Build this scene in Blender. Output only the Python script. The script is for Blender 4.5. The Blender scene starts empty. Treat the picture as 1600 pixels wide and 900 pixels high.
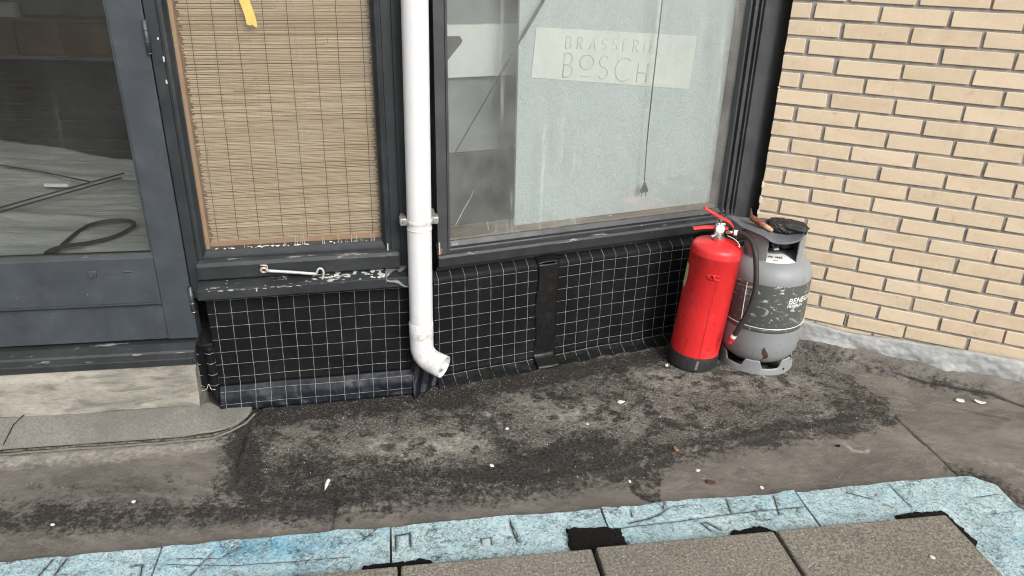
import bpy, bmesh, math, random
import numpy as np
from math import sin, cos, pi, radians
from mathutils import Matrix, Vector, Euler

random.seed(7)
rng = np.random.default_rng(11)
sc = bpy.context.scene
COL = sc.collection

# ------------------------------------------------------------------ camera
cd = bpy.data.cameras.new('camera')
cd.sensor_width = 36.0
cd.lens = 27.0
cd.clip_start = 0.05
cd.clip_end = 500
cam = bpy.data.objects.new('camera', cd)
COL.objects.link(cam)
cam.matrix_world = Matrix((
    (0.99974064, -0.02277401, 0.0, 0.0),
    (0.00957194, 0.42019189, -0.90738479, 0.0),
    (0.02066479, 0.90714945, 0.42030090, 1.4),
    (0, 0, 0, 1)))
sc.camera = cam

# ------------------------------------------------------------------ world, sun, exposure
SUN_EL, SUN_AZ = radians(38), radians(148)      # azimuth from +Y, clockwise seen from above
w = bpy.data.worlds.new('World')
sc.world = w
w.use_nodes = True
nt = w.node_tree
for n in list(nt.nodes):
    nt.nodes.remove(n)
o_ = nt.nodes.new('ShaderNodeOutputWorld')
bg = nt.nodes.new('ShaderNodeBackground')
sky = nt.nodes.new('ShaderNodeTexSky')
sky.sky_type = 'NISHITA'
sky.sun_disc = False
sky.sun_elevation = SUN_EL
sky.sun_rotation = SUN_AZ
sky.air_density = 1.0
sky.dust_density = 6.0
sky.ozone_density = 1.0
hsv = nt.nodes.new('ShaderNodeHueSaturation')
hsv.inputs['Saturation'].default_value = 0.22     # cloud cover takes the blue out evenly
nt.links.new(sky.outputs[0], hsv.inputs['Color'])
nt.links.new(hsv.outputs[0], bg.inputs[0])
bg.inputs[1].default_value = 0.125
nt.links.new(bg.outputs[0], o_.inputs[0])

sd = bpy.data.lights.new('sun', 'SUN')
sd.energy = 1.5
sd.angle = radians(16)
sd.color = (1.0, 0.95, 0.88)
sun = bpy.data.objects.new('sun', sd)
COL.objects.link(sun)
sdir = Vector((sin(SUN_AZ) * cos(SUN_EL), cos(SUN_AZ) * cos(SUN_EL), sin(SUN_EL)))
sun.rotation_euler = sdir.to_track_quat('Z', 'Y').to_euler()
sun.location = sdir * 20

sc.view_settings.view_transform = 'Standard'
sc.view_settings.look = 'None'
sc.view_settings.exposure = 0.45
sc.view_settings.gamma = 1.0
sc.view_settings.use_curve_mapping = False
sc.cycles.max_bounces = 6
sc.cycles.diffuse_bounces = 4
sc.cycles.glossy_bounces = 3
sc.cycles.transparent_max_bounces = 12
sc.cycles.filter_width = 1.1
sc.cycles.adaptive_threshold = 0.03
sc.cycles.use_denoising = True

# ------------------------------------------------------------------ noise (numpy)
_perm = rng.random((256, 256))


def vnoise(x, y):
    xi = np.floor(x).astype(int); yi = np.floor(y).astype(int)
    fx = x - xi; fy = y - yi
    fx = fx * fx * (3 - 2 * fx); fy = fy * fy * (3 - 2 * fy)
    a = _perm[xi % 256, yi % 256]; b = _perm[(xi + 1) % 256, yi % 256]
    c = _perm[xi % 256, (yi + 1) % 256]; d = _perm[(xi + 1) % 256, (yi + 1) % 256]
    return (a * (1 - fx) + b * fx) * (1 - fy) + (c * (1 - fx) + d * fx) * fy


_pl = _perm.tolist()


def _sn(x, y):
    xi = math.floor(x); yi = math.floor(y)
    fx = x - xi; fy = y - yi
    fx = fx * fx * (3 - 2 * fx); fy = fy * fy * (3 - 2 * fy)
    r0 = _pl[xi % 256]; r1 = _pl[(xi + 1) % 256]; a = yi % 256; b = (yi + 1) % 256
    return (r0[a] * (1 - fx) + r1[a] * fx) * (1 - fy) + (r0[b] * (1 - fx) + r1[b] * fx) * fy


def fbm(x, y, octs=4, gain=0.5):
    if np.ndim(x) == 0:
        x = float(x); y = float(y)
        s = 0.0; a = 1.0; t = 0.0
        for i in range(octs):
            s += a * _sn(x * 2 ** i + 17.3 * i, y * 2 ** i + 5.1 * i); t += a; a *= gain
        return s / t
    s = 0.0; a = 1.0; t = 0.0
    for i in range(octs):
        s = s + a * vnoise(x * 2 ** i + 17.3 * i, y * 2 ** i + 5.1 * i); t += a; a *= gain
    return s / t


def sstep(a, b, x):
    t = np.clip((x - a) / (b - a), 0, 1)
    return t * t * (3 - 2 * t)


def seg_dist(x, y, pts):
    d = np.full(np.shape(x), 1e9)
    for (ax, ay), (bx, by) in zip(pts[:-1], pts[1:]):
        vx, vy = bx - ax, by - ay
        t = np.clip(((x - ax) * vx + (y - ay) * vy) / (vx * vx + vy * vy + 1e-12), 0, 1)
        d = np.minimum(d, np.hypot(x - ax - t * vx, y - ay - t * vy))
    return d


def poly_sd(x, y, poly):
    d = seg_dist(x, y, poly + [poly[0]])
    ins = np.zeros(np.shape(x), bool)
    n = len(poly)
    for i in range(n):
        ax, ay = poly[i]; bx, by = poly[(i + 1) % n]
        c = ((ay > y) != (by > y)) & (x < (bx - ax) * (y - ay) / (by - ay + 1e-12) + ax)
        ins ^= c
    return np.where(ins, d, -d)      # positive inside


# ------------------------------------------------------------------ materials
class NT:
    def __init__(s, name):
        s.m = bpy.data.materials.new(name)
        s.m.use_nodes = True
        s.t = s.m.node_tree
        s.b = s.t.nodes['Principled BSDF']
        s.out = s.t.nodes['Material Output']
        s._co = None
        s.shift = False

    def n(s, kind, **kw):
        x = s.t.nodes.new('ShaderNode' + kind)
        for k, v in kw.items():
            setattr(x, k, v)
        return x

    def l(s, a, b):
        s.t.links.new(a, b)

    def co(s, scale=(1, 1, 1), kind='Object'):
        if s._co is None:
            s._co = s.n('TexCoord')
        mp = s.n('Mapping')
        mp.inputs['Scale'].default_value = scale
        s.l(s._co.outputs[kind], mp.inputs[0])
        if s.shift:
            oi = s.n('ObjectInfo')
            cb = s.n('CombineXYZ')
            for k_, f_ in enumerate((41.0, 73.0, 97.0)):
                mm = s.n('Math', operation='MULTIPLY'); mm.inputs[1].default_value = f_
                s.l(oi.outputs['Random'], mm.inputs[0]); s.l(mm.outputs[0], cb.inputs[k_])
            va = s.n('VectorMath', operation='ADD')
            s.l(mp.outputs[0], va.inputs[0]); s.l(cb.outputs[0], va.inputs[1])
            return va.outputs[0]
        return mp.outputs[0]

    def noise(s, scale, detail=4, rough=0.55, stretch=(1, 1, 1), dist=0.0):
        x = s.n('TexNoise')
        x.inputs['Scale'].default_value = scale
        x.inputs['Detail'].default_value = min(detail, 2 if scale >= 100 else 3 if scale >= 45 else 4 if scale >= 15 else 6)
        x.inputs['Roughness'].default_value = rough
        x.inputs['Distortion'].default_value = dist
        s.l(s.co(stretch), x.inputs['Vector'])
        return x.outputs[0]

    def ramp(s, f, p0, p1, c0=(0, 0, 0), c1=(1, 1, 1)):
        x = s.n('ValToRGB')
        x.color_ramp.elements[0].position = p0
        x.color_ramp.elements[1].position = p1
        x.color_ramp.elements[0].color = (*c0, 1)
        x.color_ramp.elements[1].color = (*c1, 1)
        s.l(f, x.inputs[0])
        return x.outputs[0]

    def mix(s, f, a, b, mode='MIX'):
        x = s.n('Mix', data_type='RGBA', blend_type=mode)
        for sock, v in ((x.inputs[0], f), (x.inputs[6], a), (x.inputs[7], b)):
            if isinstance(v, (int, float)):
                sock.default_value = v
            elif isinstance(v, tuple):
                sock.default_value = (*v, 1) if len(v) == 3 else v
            else:
                s.l(v, sock)
        return x.outputs[2]

    def math(s, op, a, b=0.0):
        x = s.n('Math', operation=op)
        for sock, v in ((x.inputs[0], a), (x.inputs[1], b)):
            if isinstance(v, (int, float)):
                sock.default_value = v
            else:
                s.l(v, sock)
        return x.outputs[0]

    def bump(s, h, strength=0.3, dist=0.002, prev=None):
        x = s.n('Bump')
        x.inputs['Strength'].default_value = strength
        x.inputs['Distance'].default_value = dist
        s.l(h, x.inputs['Height'])
        if prev is not None:
            s.l(prev, x.inputs['Normal'])
        return x.outputs[0]

    def done(s, col=None, rough=0.6, metal=0.0, normal=None, spec=0.5):
        if col is not None:
            if isinstance(col, tuple):
                s.b.inputs['Base Color'].default_value = (*col, 1)
            else:
                s.l(col, s.b.inputs['Base Color'])
        if isinstance(rough, (int, float)):
            s.b.inputs['Roughness'].default_value = rough
        else:
            s.l(rough, s.b.inputs['Roughness'])
        s.b.inputs['Metallic'].default_value = metal
        s.b.inputs['Specular IOR Level'].default_value = spec
        if normal is not None:
            s.l(normal, s.b.inputs['Normal'])
        return s.m


M = {}


def mat_simple(name, c, c2=None, scale=30, rough=0.5, metal=0.0, bump=0.15, bscale=None, stretch=(1, 1, 1), spec=0.5, dist=0.001):
    t = NT(name)
    c2 = c2 or tuple(v * 0.75 for v in c)
    f = t.noise(scale, 5, 0.6, stretch)
    col = t.mix(t.ramp(f, 0.3, 0.7), c2, c)
    nb = t.bump(t.noise(bscale or scale * 5, 4, 0.6, stretch), bump, dist)
    r = t.ramp(t.noise(scale * 1.7, 3), 0.2, 0.8, (rough * 0.8,) * 3, (min(1, rough * 1.2),) * 3)
    M[name] = t.done(col, r, metal, nb, spec)
    return M[name]


def mat_paint(name, c, chip=0.66, stretch=(1, 1, 0.15), rough=0.42, chipcol=(0.55, 0.56, 0.55)):
    # old gloss paint: brush grain, dust bloom, small chips
    t = NT(name)
    f = t.noise(9, 6, 0.65)
    col = t.mix(t.ramp(f, 0.3, 0.75), tuple(v * 0.72 for v in c), tuple(v * 1.3 for v in c))
    dust = t.noise(4, 8, 0.75, dist=1.5)
    col = t.mix(t.ramp(dust, 0.5, 0.85, (0, 0, 0), (0.10, 0.10, 0.10)), col, (0.30, 0.305, 0.30))
    scuff = t.noise(38, 7, 0.7, stretch)
    col = t.mix(t.ramp(scuff, chip + 0.06, chip + 0.12, (0, 0, 0), (0.55, 0.55, 0.55)), col, chipcol)
    spots = t.noise(120, 2, 0.5)
    col = t.mix(t.ramp(spots, 0.76, 0.80, (0, 0, 0), (0.7, 0.7, 0.7)), col, chipcol)
    g = t.noise(60, 5, 0.6, stretch)
    nb = t.bump(g, 0.22, 0.0012)
    r = t.ramp(t.noise(14, 4), 0.25, 0.75, (rough * 0.75,) * 3, (rough * 1.45,) * 3)
    M[name] = t.done(col, r, 0, nb, 0.5)
    return M[name]


mat_paint('door_paint', (0.040, 0.048, 0.058), chip=0.66)
mat_paint('frame_paint', (0.016, 0.020, 0.0235), chip=0.65)
mat_paint('frame_paint_across', (0.017, 0.020, 0.0235), chip=0.63, stretch=(0.15, 1, 1))
mat_paint('grey_frame_paint', (0.040, 0.045, 0.047), chip=0.72)
mat_paint('worn_sill_paint', (0.026, 0.029, 0.031), chip=0.545, stretch=(0.22, 1, 1), chipcol=(0.45, 0.45, 0.43))
mat_simple('chipped_white', (0.6, 0.6, 0.57), (0.3, 0.3, 0.29), 60, 0.8)
mat_simple('rust_red', (0.35, 0.06, 0.03), (0.15, 0.05, 0.03), 80, 0.8)
mat_simple('metal_hinge', (0.09, 0.10, 0.11), (0.05, 0.055, 0.06), 60, 0.4, 0.4)
mat_simple('zinc', (0.42, 0.43, 0.40), (0.24, 0.25, 0.23), 90, 0.45, 0.5)
mat_simple('galvanised', (0.52, 0.54, 0.50), (0.33, 0.36, 0.33), 70, 0.5, 0.25)
mat_simple('screw_metal', (0.45, 0.45, 0.43), (0.2, 0.2, 0.2), 200, 0.4, 0.7)
mat_simple('brown_timber', (0.20, 0.095, 0.06), (0.11, 0.055, 0.038), 12, 0.55, stretch=(1, 1, 0.1))
mat_simple('raw_timber', (0.62, 0.38, 0.22), (0.46, 0.27, 0.15), 12, 0.6, stretch=(1, 1, 0.08))
mat_simple('blind_backing', (0.34, 0.21, 0.115), (0.24, 0.15, 0.08), 12, 0.8)
mat_simple('ledge_wood', (0.36, 0.25, 0.16), (0.14, 0.08, 0.05), 14, 0.7, stretch=(0.3, 1, 1))
mat_simple('interior_dark', (0.05, 0.05, 0.048), (0.032, 0.032, 0.03), 6, 0.8)
mat_simple('interior_grey', (0.27, 0.28, 0.275), (0.21, 0.22, 0.215), 6, 0.7)
mat_simple('interior_ceiling', (0.35, 0.35, 0.34), None, 4, 0.9)
mat_simple('interior_brown', (0.30, 0.19, 0.10), (0.20, 0.12, 0.06), 5, 0.6, stretch=(1, 1, 0.2))
mat_simple('black_plastic', (0.005, 0.005, 0.0055), (0.009, 0.009, 0.009), 60, 0.42, spec=0.35)
mat_simple('black_rubber', (0.005, 0.005, 0.005), (0.012, 0.0115, 0.011), 90, 0.9, bump=1.0, bscale=160, dist=0.006, spec=0.15)
mat_simple('foot_rubber', (0.012, 0.012, 0.012), (0.024, 0.023, 0.022), 60, 0.6)
mat_simple('thread', (0.30, 0.315, 0.31), (0.07, 0.075, 0.075), 38, 0.6)
mat_simple('sky_tint_foil', (0.008, 0.011, 0.018), (0.005, 0.007, 0.011), 12, 0.46, bump=0.3, bscale=26, dist=0.004, spec=0.22)  # black foil; the navy tint in its base colour stands for reflected sky
mat_simple('hose_rubber', (0.03, 0.03, 0.03), (0.02, 0.02, 0.02), 60, 0.55)
mat_simple('white_plastic', (0.8, 0.8, 0.78), (0.6, 0.6, 0.58), 60, 0.5)
mat_simple('brass', (0.55, 0.36, 0.25), (0.40, 0.25, 0.16), 60, 0.3, 0.85)
mat_simple('chrome', (0.7, 0.7, 0.68), (0.45, 0.45, 0.44), 90, 0.25, 0.9)
mat_simple('copper', (0.40, 0.15, 0.085), (0.14, 0.05, 0.03), 70, 0.45, 0.4)
mat_simple('copper_tip', (0.70, 0.45, 0.30), (0.46, 0.25, 0.15), 60, 0.45, 0.1)
mat_simple('grey_flap', (0.13, 0.135, 0.15), (0.085, 0.09, 0.10), 50, 0.7, bump=0.35)
mat_simple('black_bag', (0.014, 0.014, 0.014), (0.022, 0.02, 0.02), 30, 0.5)
mat_simple('yellow_tape', (0.62, 0.47, 0.13), (0.54, 0.40, 0.10), 40, 0.5)
mat_simple('paint_flake', (0.75, 0.74, 0.7), (0.55, 0.54, 0.5), 60, 0.7)
mat_simple('leaf_brown', (0.10, 0.045, 0.03), (0.05, 0.025, 0.018), 60, 0.7)
mat_simple('groove_grime', (0.022, 0.024, 0.024), (0.05, 0.052, 0.05), 60, 0.9, spec=0.1)
mat_simple('grit_dark', (0.16, 0.145, 0.12), (0.02, 0.019, 0.018), 90, 0.9, spec=0.2)
mat_simple('leaf_tan', (0.30, 0.17, 0.10), (0.2, 0.11, 0.07), 60, 0.7)
mat_simple('seal_white', (0.75, 0.72, 0.66), (0.5, 0.45, 0.4), 90, 0.8)
mat_simple('lead_tape', (0.22, 0.22, 0.225), (0.10, 0.10, 0.105), 22, 0.45, 0.3)
mat_simple('sticker_white', (0.8, 0.8, 0.79), (0.72, 0.72, 0.7), 60, 0.4)
mat_simple('sticker_red', (0.40, 0.02, 0.03), (0.32, 0.02, 0.025), 60, 0.4)
mat_simple('print_black', (0.02, 0.02, 0.02), None, 60, 0.5)
mat_simple('sticker_cream', (0.66, 0.50, 0.16), (0.55, 0.52, 0.38), 60, 0.5)
mat_simple('sign_face', (0.74, 0.755, 0.72), (0.70, 0.72, 0.685), 8, 0.55)
mat_simple('sign_letter', (0.46, 0.50, 0.49), (0.70, 0.72, 0.69), 30, 0.6)
mat_simple('cord', (0.010, 0.012, 0.012), None, 60, 0.5)
mat_simple('cord_grey', (0.035, 0.037, 0.037), None, 60, 0.5)
mat_simple('bamboo_cord', (0.10, 0.08, 0.055), (0.16, 0.12, 0.08), 60, 0.8)
mat_simple('cobweb', (0.72, 0.71, 0.67), (0.5, 0.49, 0.46), 60, 0.9)


def m_pvc():
    t = NT('white_pvc')
    f = t.noise(7, 5, 0.6)
    col = t.mix(t.ramp(f, 0.35, 0.75), (0.62, 0.625, 0.65), (0.69, 0.69, 0.68))
    st = t.noise(26, 6, 0.7, (1, 1, 0.12))
    col = t.mix(t.ramp(st, 0.55, 0.8, (0, 0, 0), (0.30, 0.30, 0.30)), col, (0.55, 0.53, 0.47))
    sp = t.noise(140, 3, 0.6)
    col = t.mix(t.ramp(sp, 0.72, 0.78, (0, 0, 0), (0.5, 0.5, 0.5)), col, (0.35, 0.33, 0.29))
    gz = t.n('SeparateXYZ'); t.l(t.co(), gz.inputs[0])
    low = t.ramp(gz.outputs[2], 0.10, 0.34, (1, 1, 1), (0, 0, 0))
    spl = t.ramp(t.noise(70, 3, 0.7), 0.50, 0.66, (0.12,) * 3, (0.85,) * 3)
    col = t.mix(t.math('MULTIPLY', low, spl), col, (0.40, 0.385, 0.34))
    M['white_pvc'] = t.done(col, t.ramp(t.noise(12, 4), 0.3, 0.7, (0.3,) * 3, (0.5,) * 3), 0, t.bump(t.noise(40, 3), 0.05, 0.001))


def m_red():
    t = NT('red_paint')
    f = t.noise(5, 5, 0.6)
    col = t.mix(t.ramp(f, 0.3, 0.7), (0.60, 0.020, 0.022), (0.68, 0.027, 0.028))
    sc1 = t.noise(26, 7, 0.75, (1, 1, 0.5), 1.0)
    col = t.mix(t.ramp(sc1, 0.60, 0.66, (0, 0, 0), (0.75, 0.75, 0.75)), col, (0.22, 0.012, 0.012))
    du = t.noise(8, 5, 0.7)
    col = t.mix(t.ramp(du, 0.5, 0.8, (0, 0, 0), (0.22,) * 3), col, (0.62, 0.22, 0.20))
    sp = t.noise(110, 4, 0.6)
    col = t.mix(t.ramp(sp, 0.73, 0.77, (0, 0, 0), (0.6, 0.6, 0.6)), col, (0.75, 0.35, 0.32))
    r = t.ramp(t.noise(11, 5), 0.25, 0.75, (0.25,) * 3, (0.5,) * 3)
    M['red_paint'] = t.done(col, r, 0, t.bump(t.noise(60, 4), 0.08, 0.001))


def m_gas(name, c, scratch):
    t = NT(name)
    f = t.noise(6, 6, 0.65)
    col = t.mix(t.ramp(f, 0.3, 0.75), tuple(v * 0.86 for v in c), tuple(v * 1.12 for v in c))
    d1 = t.noise(34, 7, 0.72, (1, 1, 0.8), 0.6)
    col = t.mix(t.ramp(d1, 0.66, 0.71, (0, 0, 0), (0.85, 0.85, 0.85)), col, (0.07, 0.06, 0.05))
    d2 = t.noise(19, 9, 0.78, (1, 1, 2.2), 1.2)
    col = t.mix(t.ramp(d2, scratch, scratch + 0.05, (0, 0, 0), (0.85, 0.85, 0.85)), col, (0.46, 0.48, 0.48))
    sm = t.noise(3.2, 4, 0.6)
    col = t.mix(t.ramp(sm, 0.55, 0.8, (0, 0, 0), (0.4, 0.4, 0.4)), col, (0.13, 0.125, 0.115))
    sc3 = t.noise(60, 4, 0.8, (1, 1, 0.35))
    col = t.mix(t.ramp(sc3, 0.64, 0.70, (0, 0, 0), (0.6,) * 3), col, (0.10, 0.095, 0.09))
    r = t.ramp(t.noise(13, 5), 0.25, 0.75, (0.36,) * 3, (0.62,) * 3)
    M[name] = t.done(col, r, 0.0, t.bump(t.noise(50, 5), 0.12, 0.001))


m_pvc(); m_red()
m_gas('gas_grey', (0.235, 0.25, 0.26), 0.67)
m_gas('gas_band', (0.078, 0.085, 0.078), 0.565)


def m_brick():
    t = NT('yellow_brick')
    t.shift = True
    info = t.n('ObjectInfo')
    hue = t.mix(info.outputs['Random'], (0.60, 0.48, 0.335), (0.705, 0.58, 0.42))
    f = t.noise(26, 6, 0.65)
    col = t.mix(t.ramp(f, 0.3, 0.72, (0, 0, 0), (0.65, 0.65, 0.65)), hue, (0.735, 0.62, 0.47))
    sand = t.noise(420, 3, 0.7)
    col = t.mix(t.ramp(sand, 0.42, 0.62, (0.10,) * 3, (0.0,) * 3), col, (0.30, 0.21, 0.13))
    bl = t.noise(17, 8, 0.7, (1, 1, 1), 0.4)
    col = t.mix(t.ramp(bl, 0.62, 0.74, (0, 0, 0), (0.5, 0.5, 0.5)), col, (0.38, 0.29, 0.21))
    ch_ = t.noise(48, 4, 0.75)
    col = t.mix(t.ramp(ch_, 0.63, 0.70, (0, 0, 0), (0.4,) * 3), col, (0.74, 0.67, 0.55))
    pk = t.noise(11, 4, 0.6)
    col = t.mix(t.ramp(pk, 0.6, 0.8, (0, 0, 0), (0.35, 0.35, 0.35)), col, (0.62, 0.40, 0.27))
    nb = t.bump(sand, 0.35, 0.0012)
    nb = t.bump(t.noise(75, 6, 0.75), 0.45, 0.002, nb)
    M['yellow_brick'] = t.done(col, 0.9, 0, nb, 0.2)


def m_mortar():
    t = NT('mortar')
    f = t.noise(16, 7, 0.7)
    col = t.mix(t.ramp(f, 0.3, 0.72), (0.23, 0.22, 0.208), (0.42, 0.405, 0.385))
    nb = t.bump(t.noise(160, 5, 0.75), 0.6, 0.003)
    M['mortar'] = t.done(col, 0.95, 0, nb, 0.15)


def m_lead():
    t = NT('lead_sheet')
    f = t.noise(9, 8, 0.72, (1, 1, 2.0), 0.8)
    col = t.mix(t.ramp(f, 0.33, 0.68), (0.27, 0.28, 0.285), (0.42, 0.43, 0.43))
    g = t.noise(30, 7, 0.75, (0.4, 1, 1.6), 0.5)
    col = t.mix(t.ramp(g, 0.5, 0.72, (0, 0, 0), (0.6, 0.6, 0.6)), col, (0.52, 0.53, 0.52))
    dk = t.noise(13, 6, 0.7, (0.6, 1, 1))
    col = t.mix(t.ramp(dk, 0.58, 0.75, (0, 0, 0), (0.4, 0.4, 0.4)), col, (0.14, 0.14, 0.14))
    M['lead_sheet'] = t.done(col, 0.62, 0.15, t.bump(t.noise(35, 6, 0.7), 0.5, 0.004))


def m_liner():
    t = NT('black_liner')
    f = t.noise(6, 5, 0.6)
    col = t.mix(t.ramp(f, 0.35, 0.75), (0.0045, 0.005, 0.0055), (0.011, 0.012, 0.013))
    d = t.noise(20, 7, 0.75)
    col = t.mix(t.ramp(d, 0.55, 0.85, (0, 0, 0), (0.10, 0.10, 0.10)), col, (0.10, 0.095, 0.08))
    wv = t.noise(55, 3, 0.5, (0.25, 1, 2.2))
    nb = t.bump(wv, 0.30, 0.002)
    M['black_liner'] = t.done(col, t.ramp(t.noise(8, 4), 0.3, 0.7, (0.46,) * 3, (0.7,) * 3), 0, nb, 0.12)


def m_ground():
    t = NT('bitumen_roofing')
    def at(n):
        x = t.n('Attribute'); x.attribute_name = n; return x.outputs['Fac']
    stain, patch, pale, crack = at('stain'), at('patch'), at('pale'), at('crack')
    # smooth brownish roofing, streaky with dried silt
    f = t.noise(3.2, 9, 0.68, (1, 1.7, 1), 0.7)
    smooth = t.mix(t.ramp(f, 0.32, 0.70), (0.095, 0.087, 0.078), (0.205, 0.186, 0.166))
    f2 = t.noise(9, 9, 0.76, (0.6, 1.5, 1), 2.2)
    smooth = t.mix(t.ramp(f2, 0.48, 0.72, (0, 0, 0), (0.55,) * 3), smooth, (0.235, 0.214, 0.190))
    f3 = t.noise(7, 9, 0.8, (0.7, 1.3, 1), 1.6)
    smooth = t.mix(t.ramp(f3, 0.50, 0.72, (0, 0, 0), (0.7,) * 3), smooth, (0.075, 0.069, 0.063))
    # gritty mineral felt
    g1 = t.noise(140, 6, 0.8)
    gr = t.mix(t.ramp(g1, 0.38, 0.62), (0.022, 0.021, 0.020), (0.215, 0.200, 0.176))
    g2 = t.noise(12, 8, 0.72)
    gr = t.mix(t.ramp(g2, 0.4, 0.7, (0, 0, 0), (0.5,) * 3), gr, (0.172, 0.157, 0.135))
    g3 = t.noise(95, 5, 0.7)
    gr = t.mix(t.ramp(g3, 0.62, 0.68, (0, 0, 0), (0.55,) * 3), gr, (0.46, 0.43, 0.37))
    g5 = t.noise(5.5, 8, 0.72)
    gr = t.mix(t.ramp(g5, 0.36, 0.58, (0.45,) * 3, (0.0,) * 3), gr, (0.050, 0.046, 0.041))
    col = t.mix(patch, smooth, gr)
    pl2 = t.math('ADD', pale, t.math('MULTIPLY', t.math('SUBTRACT', t.noise(38, 9, 0.8), 0.5), 1.6))
    pale = t.math('MULTIPLY', t.ramp(pl2, 0.25, 0.9), t.ramp(pale, 0.04, 0.35))
    col = t.mix(pale, col, t.mix(t.ramp(t.noise(60, 6, 0.7), 0.35, 0.65), (0.19, 0.175, 0.152), (0.36, 0.34, 0.30)))
    grain = t.math('SUBTRACT', t.noise(52, 9, 0.8), 0.5)
    big_ = t.math('SUBTRACT', t.noise(13, 8, 0.75), 0.5)
    sm_ = t.math('ADD', stain, t.math('ADD', t.math('MULTIPLY', grain, 1.7), t.math('MULTIPLY', big_, 0.9)))
    stain = t.math('MULTIPLY', t.ramp(sm_, 0.26, 0.72, (0, 0, 0), (0.97,) * 3), t.ramp(stain, 0.04, 0.30))
    sg = t.ramp(t.noise(130, 5, 0.7), 0.35, 0.7, (0.010, 0.0098, 0.0095), (0.055, 0.051, 0.046))
    col = t.mix(stain, col, sg)
    col = t.mix(crack, col, (0.018, 0.016, 0.014))
    fl = t.noise(330, 1, 0.5)
    col = t.mix(t.ramp(fl, 0.785, 0.80, (0, 0, 0), (0.85,) * 3), col, (0.5, 0.48, 0.44))
    hb = t.math('MULTIPLY', g1, t.math('MULTIPLY_ADD', patch, 0.9))
    nb = t.bump(hb, 1.0, 0.006)
    nb = t.bump(t.noise(42, 7, 0.7), 0.35, 0.005, nb)
    rgh = t.ramp(t.noise(9, 5), 0.3, 0.7, (0.62,) * 3, (0.9,) * 3)
    M['bitumen_roofing'] = t.done(col, rgh, 0, nb, 0.3)


def m_apron():
    t = NT('grey_felt')
    f = t.noise(5, 8, 0.7)
    col = t.mix(t.ramp(f, 0.3, 0.7), (0.135, 0.130, 0.118), (0.215, 0.207, 0.188))
    g = t.noise(150, 6, 0.8)
    col = t.mix(t.ramp(g, 0.38, 0.62, (0.5,) * 3, (0.0,) * 3), col, (0.085, 0.081, 0.074))
    s = t.noise(24, 7, 0.75)
    col = t.mix(t.ramp(s, 0.6, 0.75, (0, 0, 0), (0.55,) * 3), col, (0.29, 0.275, 0.24))
    nb = t.bump(g, 0.5, 0.003)
    M['grey_felt'] = t.done(col, 0.85, 0, nb, 0.25)


def m_step():
    t = NT('worn_concrete')
    f = t.noise(4, 9, 0.72, (0.6, 1, 1.6), 0.8)
    col = t.mix(t.ramp(f, 0.3, 0.7), (0.17, 0.162, 0.142), (0.38, 0.362, 0.315))
    s = t.noise(17, 8, 0.75, (0.4, 1, 1.8), 0.7)
    col = t.mix(t.ramp(s, 0.46, 0.64, (0, 0, 0), (0.8,) * 3), col, (0.12, 0.114, 0.10))
    y = t.noise(9, 5, 0.7, (0.5, 1, 1.4))
    col = t.mix(t.ramp(y, 0.55, 0.75, (0, 0, 0), (0.45,) * 3), col, (0.42, 0.385, 0.30))
    nb = t.bump(t.noise(40, 8, 0.75, (0.5, 1, 1)), 0.7, 0.006)
    M['worn_concrete'] = t.done(col, 0.9, 0, nb, 0.2)


def m_board():
    t = NT('blue_foam')
    info = t.n('ObjectInfo')
    f = t.noise(7, 8, 0.75)
    base = t.mix(t.ramp(f, 0.35, 0.7), (0.30, 0.465, 0.53), (0.46, 0.60, 0.635))
    at = t.n('Attribute'); at.attribute_name = 'fresh'
    fr = t.ramp(t.noise(26, 6, 0.7, (1, 0.4, 1)), 0.32, 0.62, (0.15,) * 3, (1.0,) * 3)
    base = t.mix(t.math('MULTIPLY', at.outputs['Fac'], fr), base, (0.085, 0.33, 0.50))
    w_ = t.noise(60, 6, 0.8)
    base = t.mix(t.ramp(w_, 0.5, 0.7, (0, 0, 0), (0.8,) * 3), base, (0.56, 0.62, 0.61))
    d = t.noise(62, 6, 0.8, (1, 1, 1), 1.5)
    base = t.mix(t.ramp(d, 0.54, 0.62, (0, 0, 0), (0.62,) * 3), base, (0.11, 0.145, 0.155))
    d3 = t.noise(150, 5, 0.8)
    base = t.mix(t.ramp(d3, 0.57, 0.63, (0, 0, 0), (0.5,) * 3), base, (0.09, 0.11, 0.115))
    d2 = t.noise(14, 8, 0.75, (1, 1, 1), 2.5)
    base = t.mix(t.ramp(d2, 0.565, 0.70, (0, 0, 0), (0.6,) * 3), base, (0.15, 0.165, 0.155))
    vein = t.noise(24, 5, 0.6, (1, 1, 1), 3.0)
    vv = t.math('ABSOLUTE', t.math('SUBTRACT', vein, 0.5))
    base = t.mix(t.ramp(vv, 0.0, 0.014, (0.8,) * 3, (0.0,) * 3), base, (0.05, 0.06, 0.06))
    gm_ = t.noise(9, 6, 0.8, (1, 1, 1), 1.0)
    gs_ = t.math('MULTIPLY', t.ramp(gm_, 0.47, 0.66), t.ramp(t.noise(75, 3, 0.8), 0.42, 0.58))
    base = t.mix(gs_, base, (0.05, 0.055, 0.052))
    cr = t.n('Attribute'); cr.attribute_name = 'cut'
    base = t.mix(cr.outputs['Fac'], base, (0.045, 0.05, 0.048))
    nb = t.bump(t.noise(75, 7, 0.8), 0.75, 0.005)
    M['blue_foam'] = t.done(base, 0.75, 0, nb, 0.25)


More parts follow.
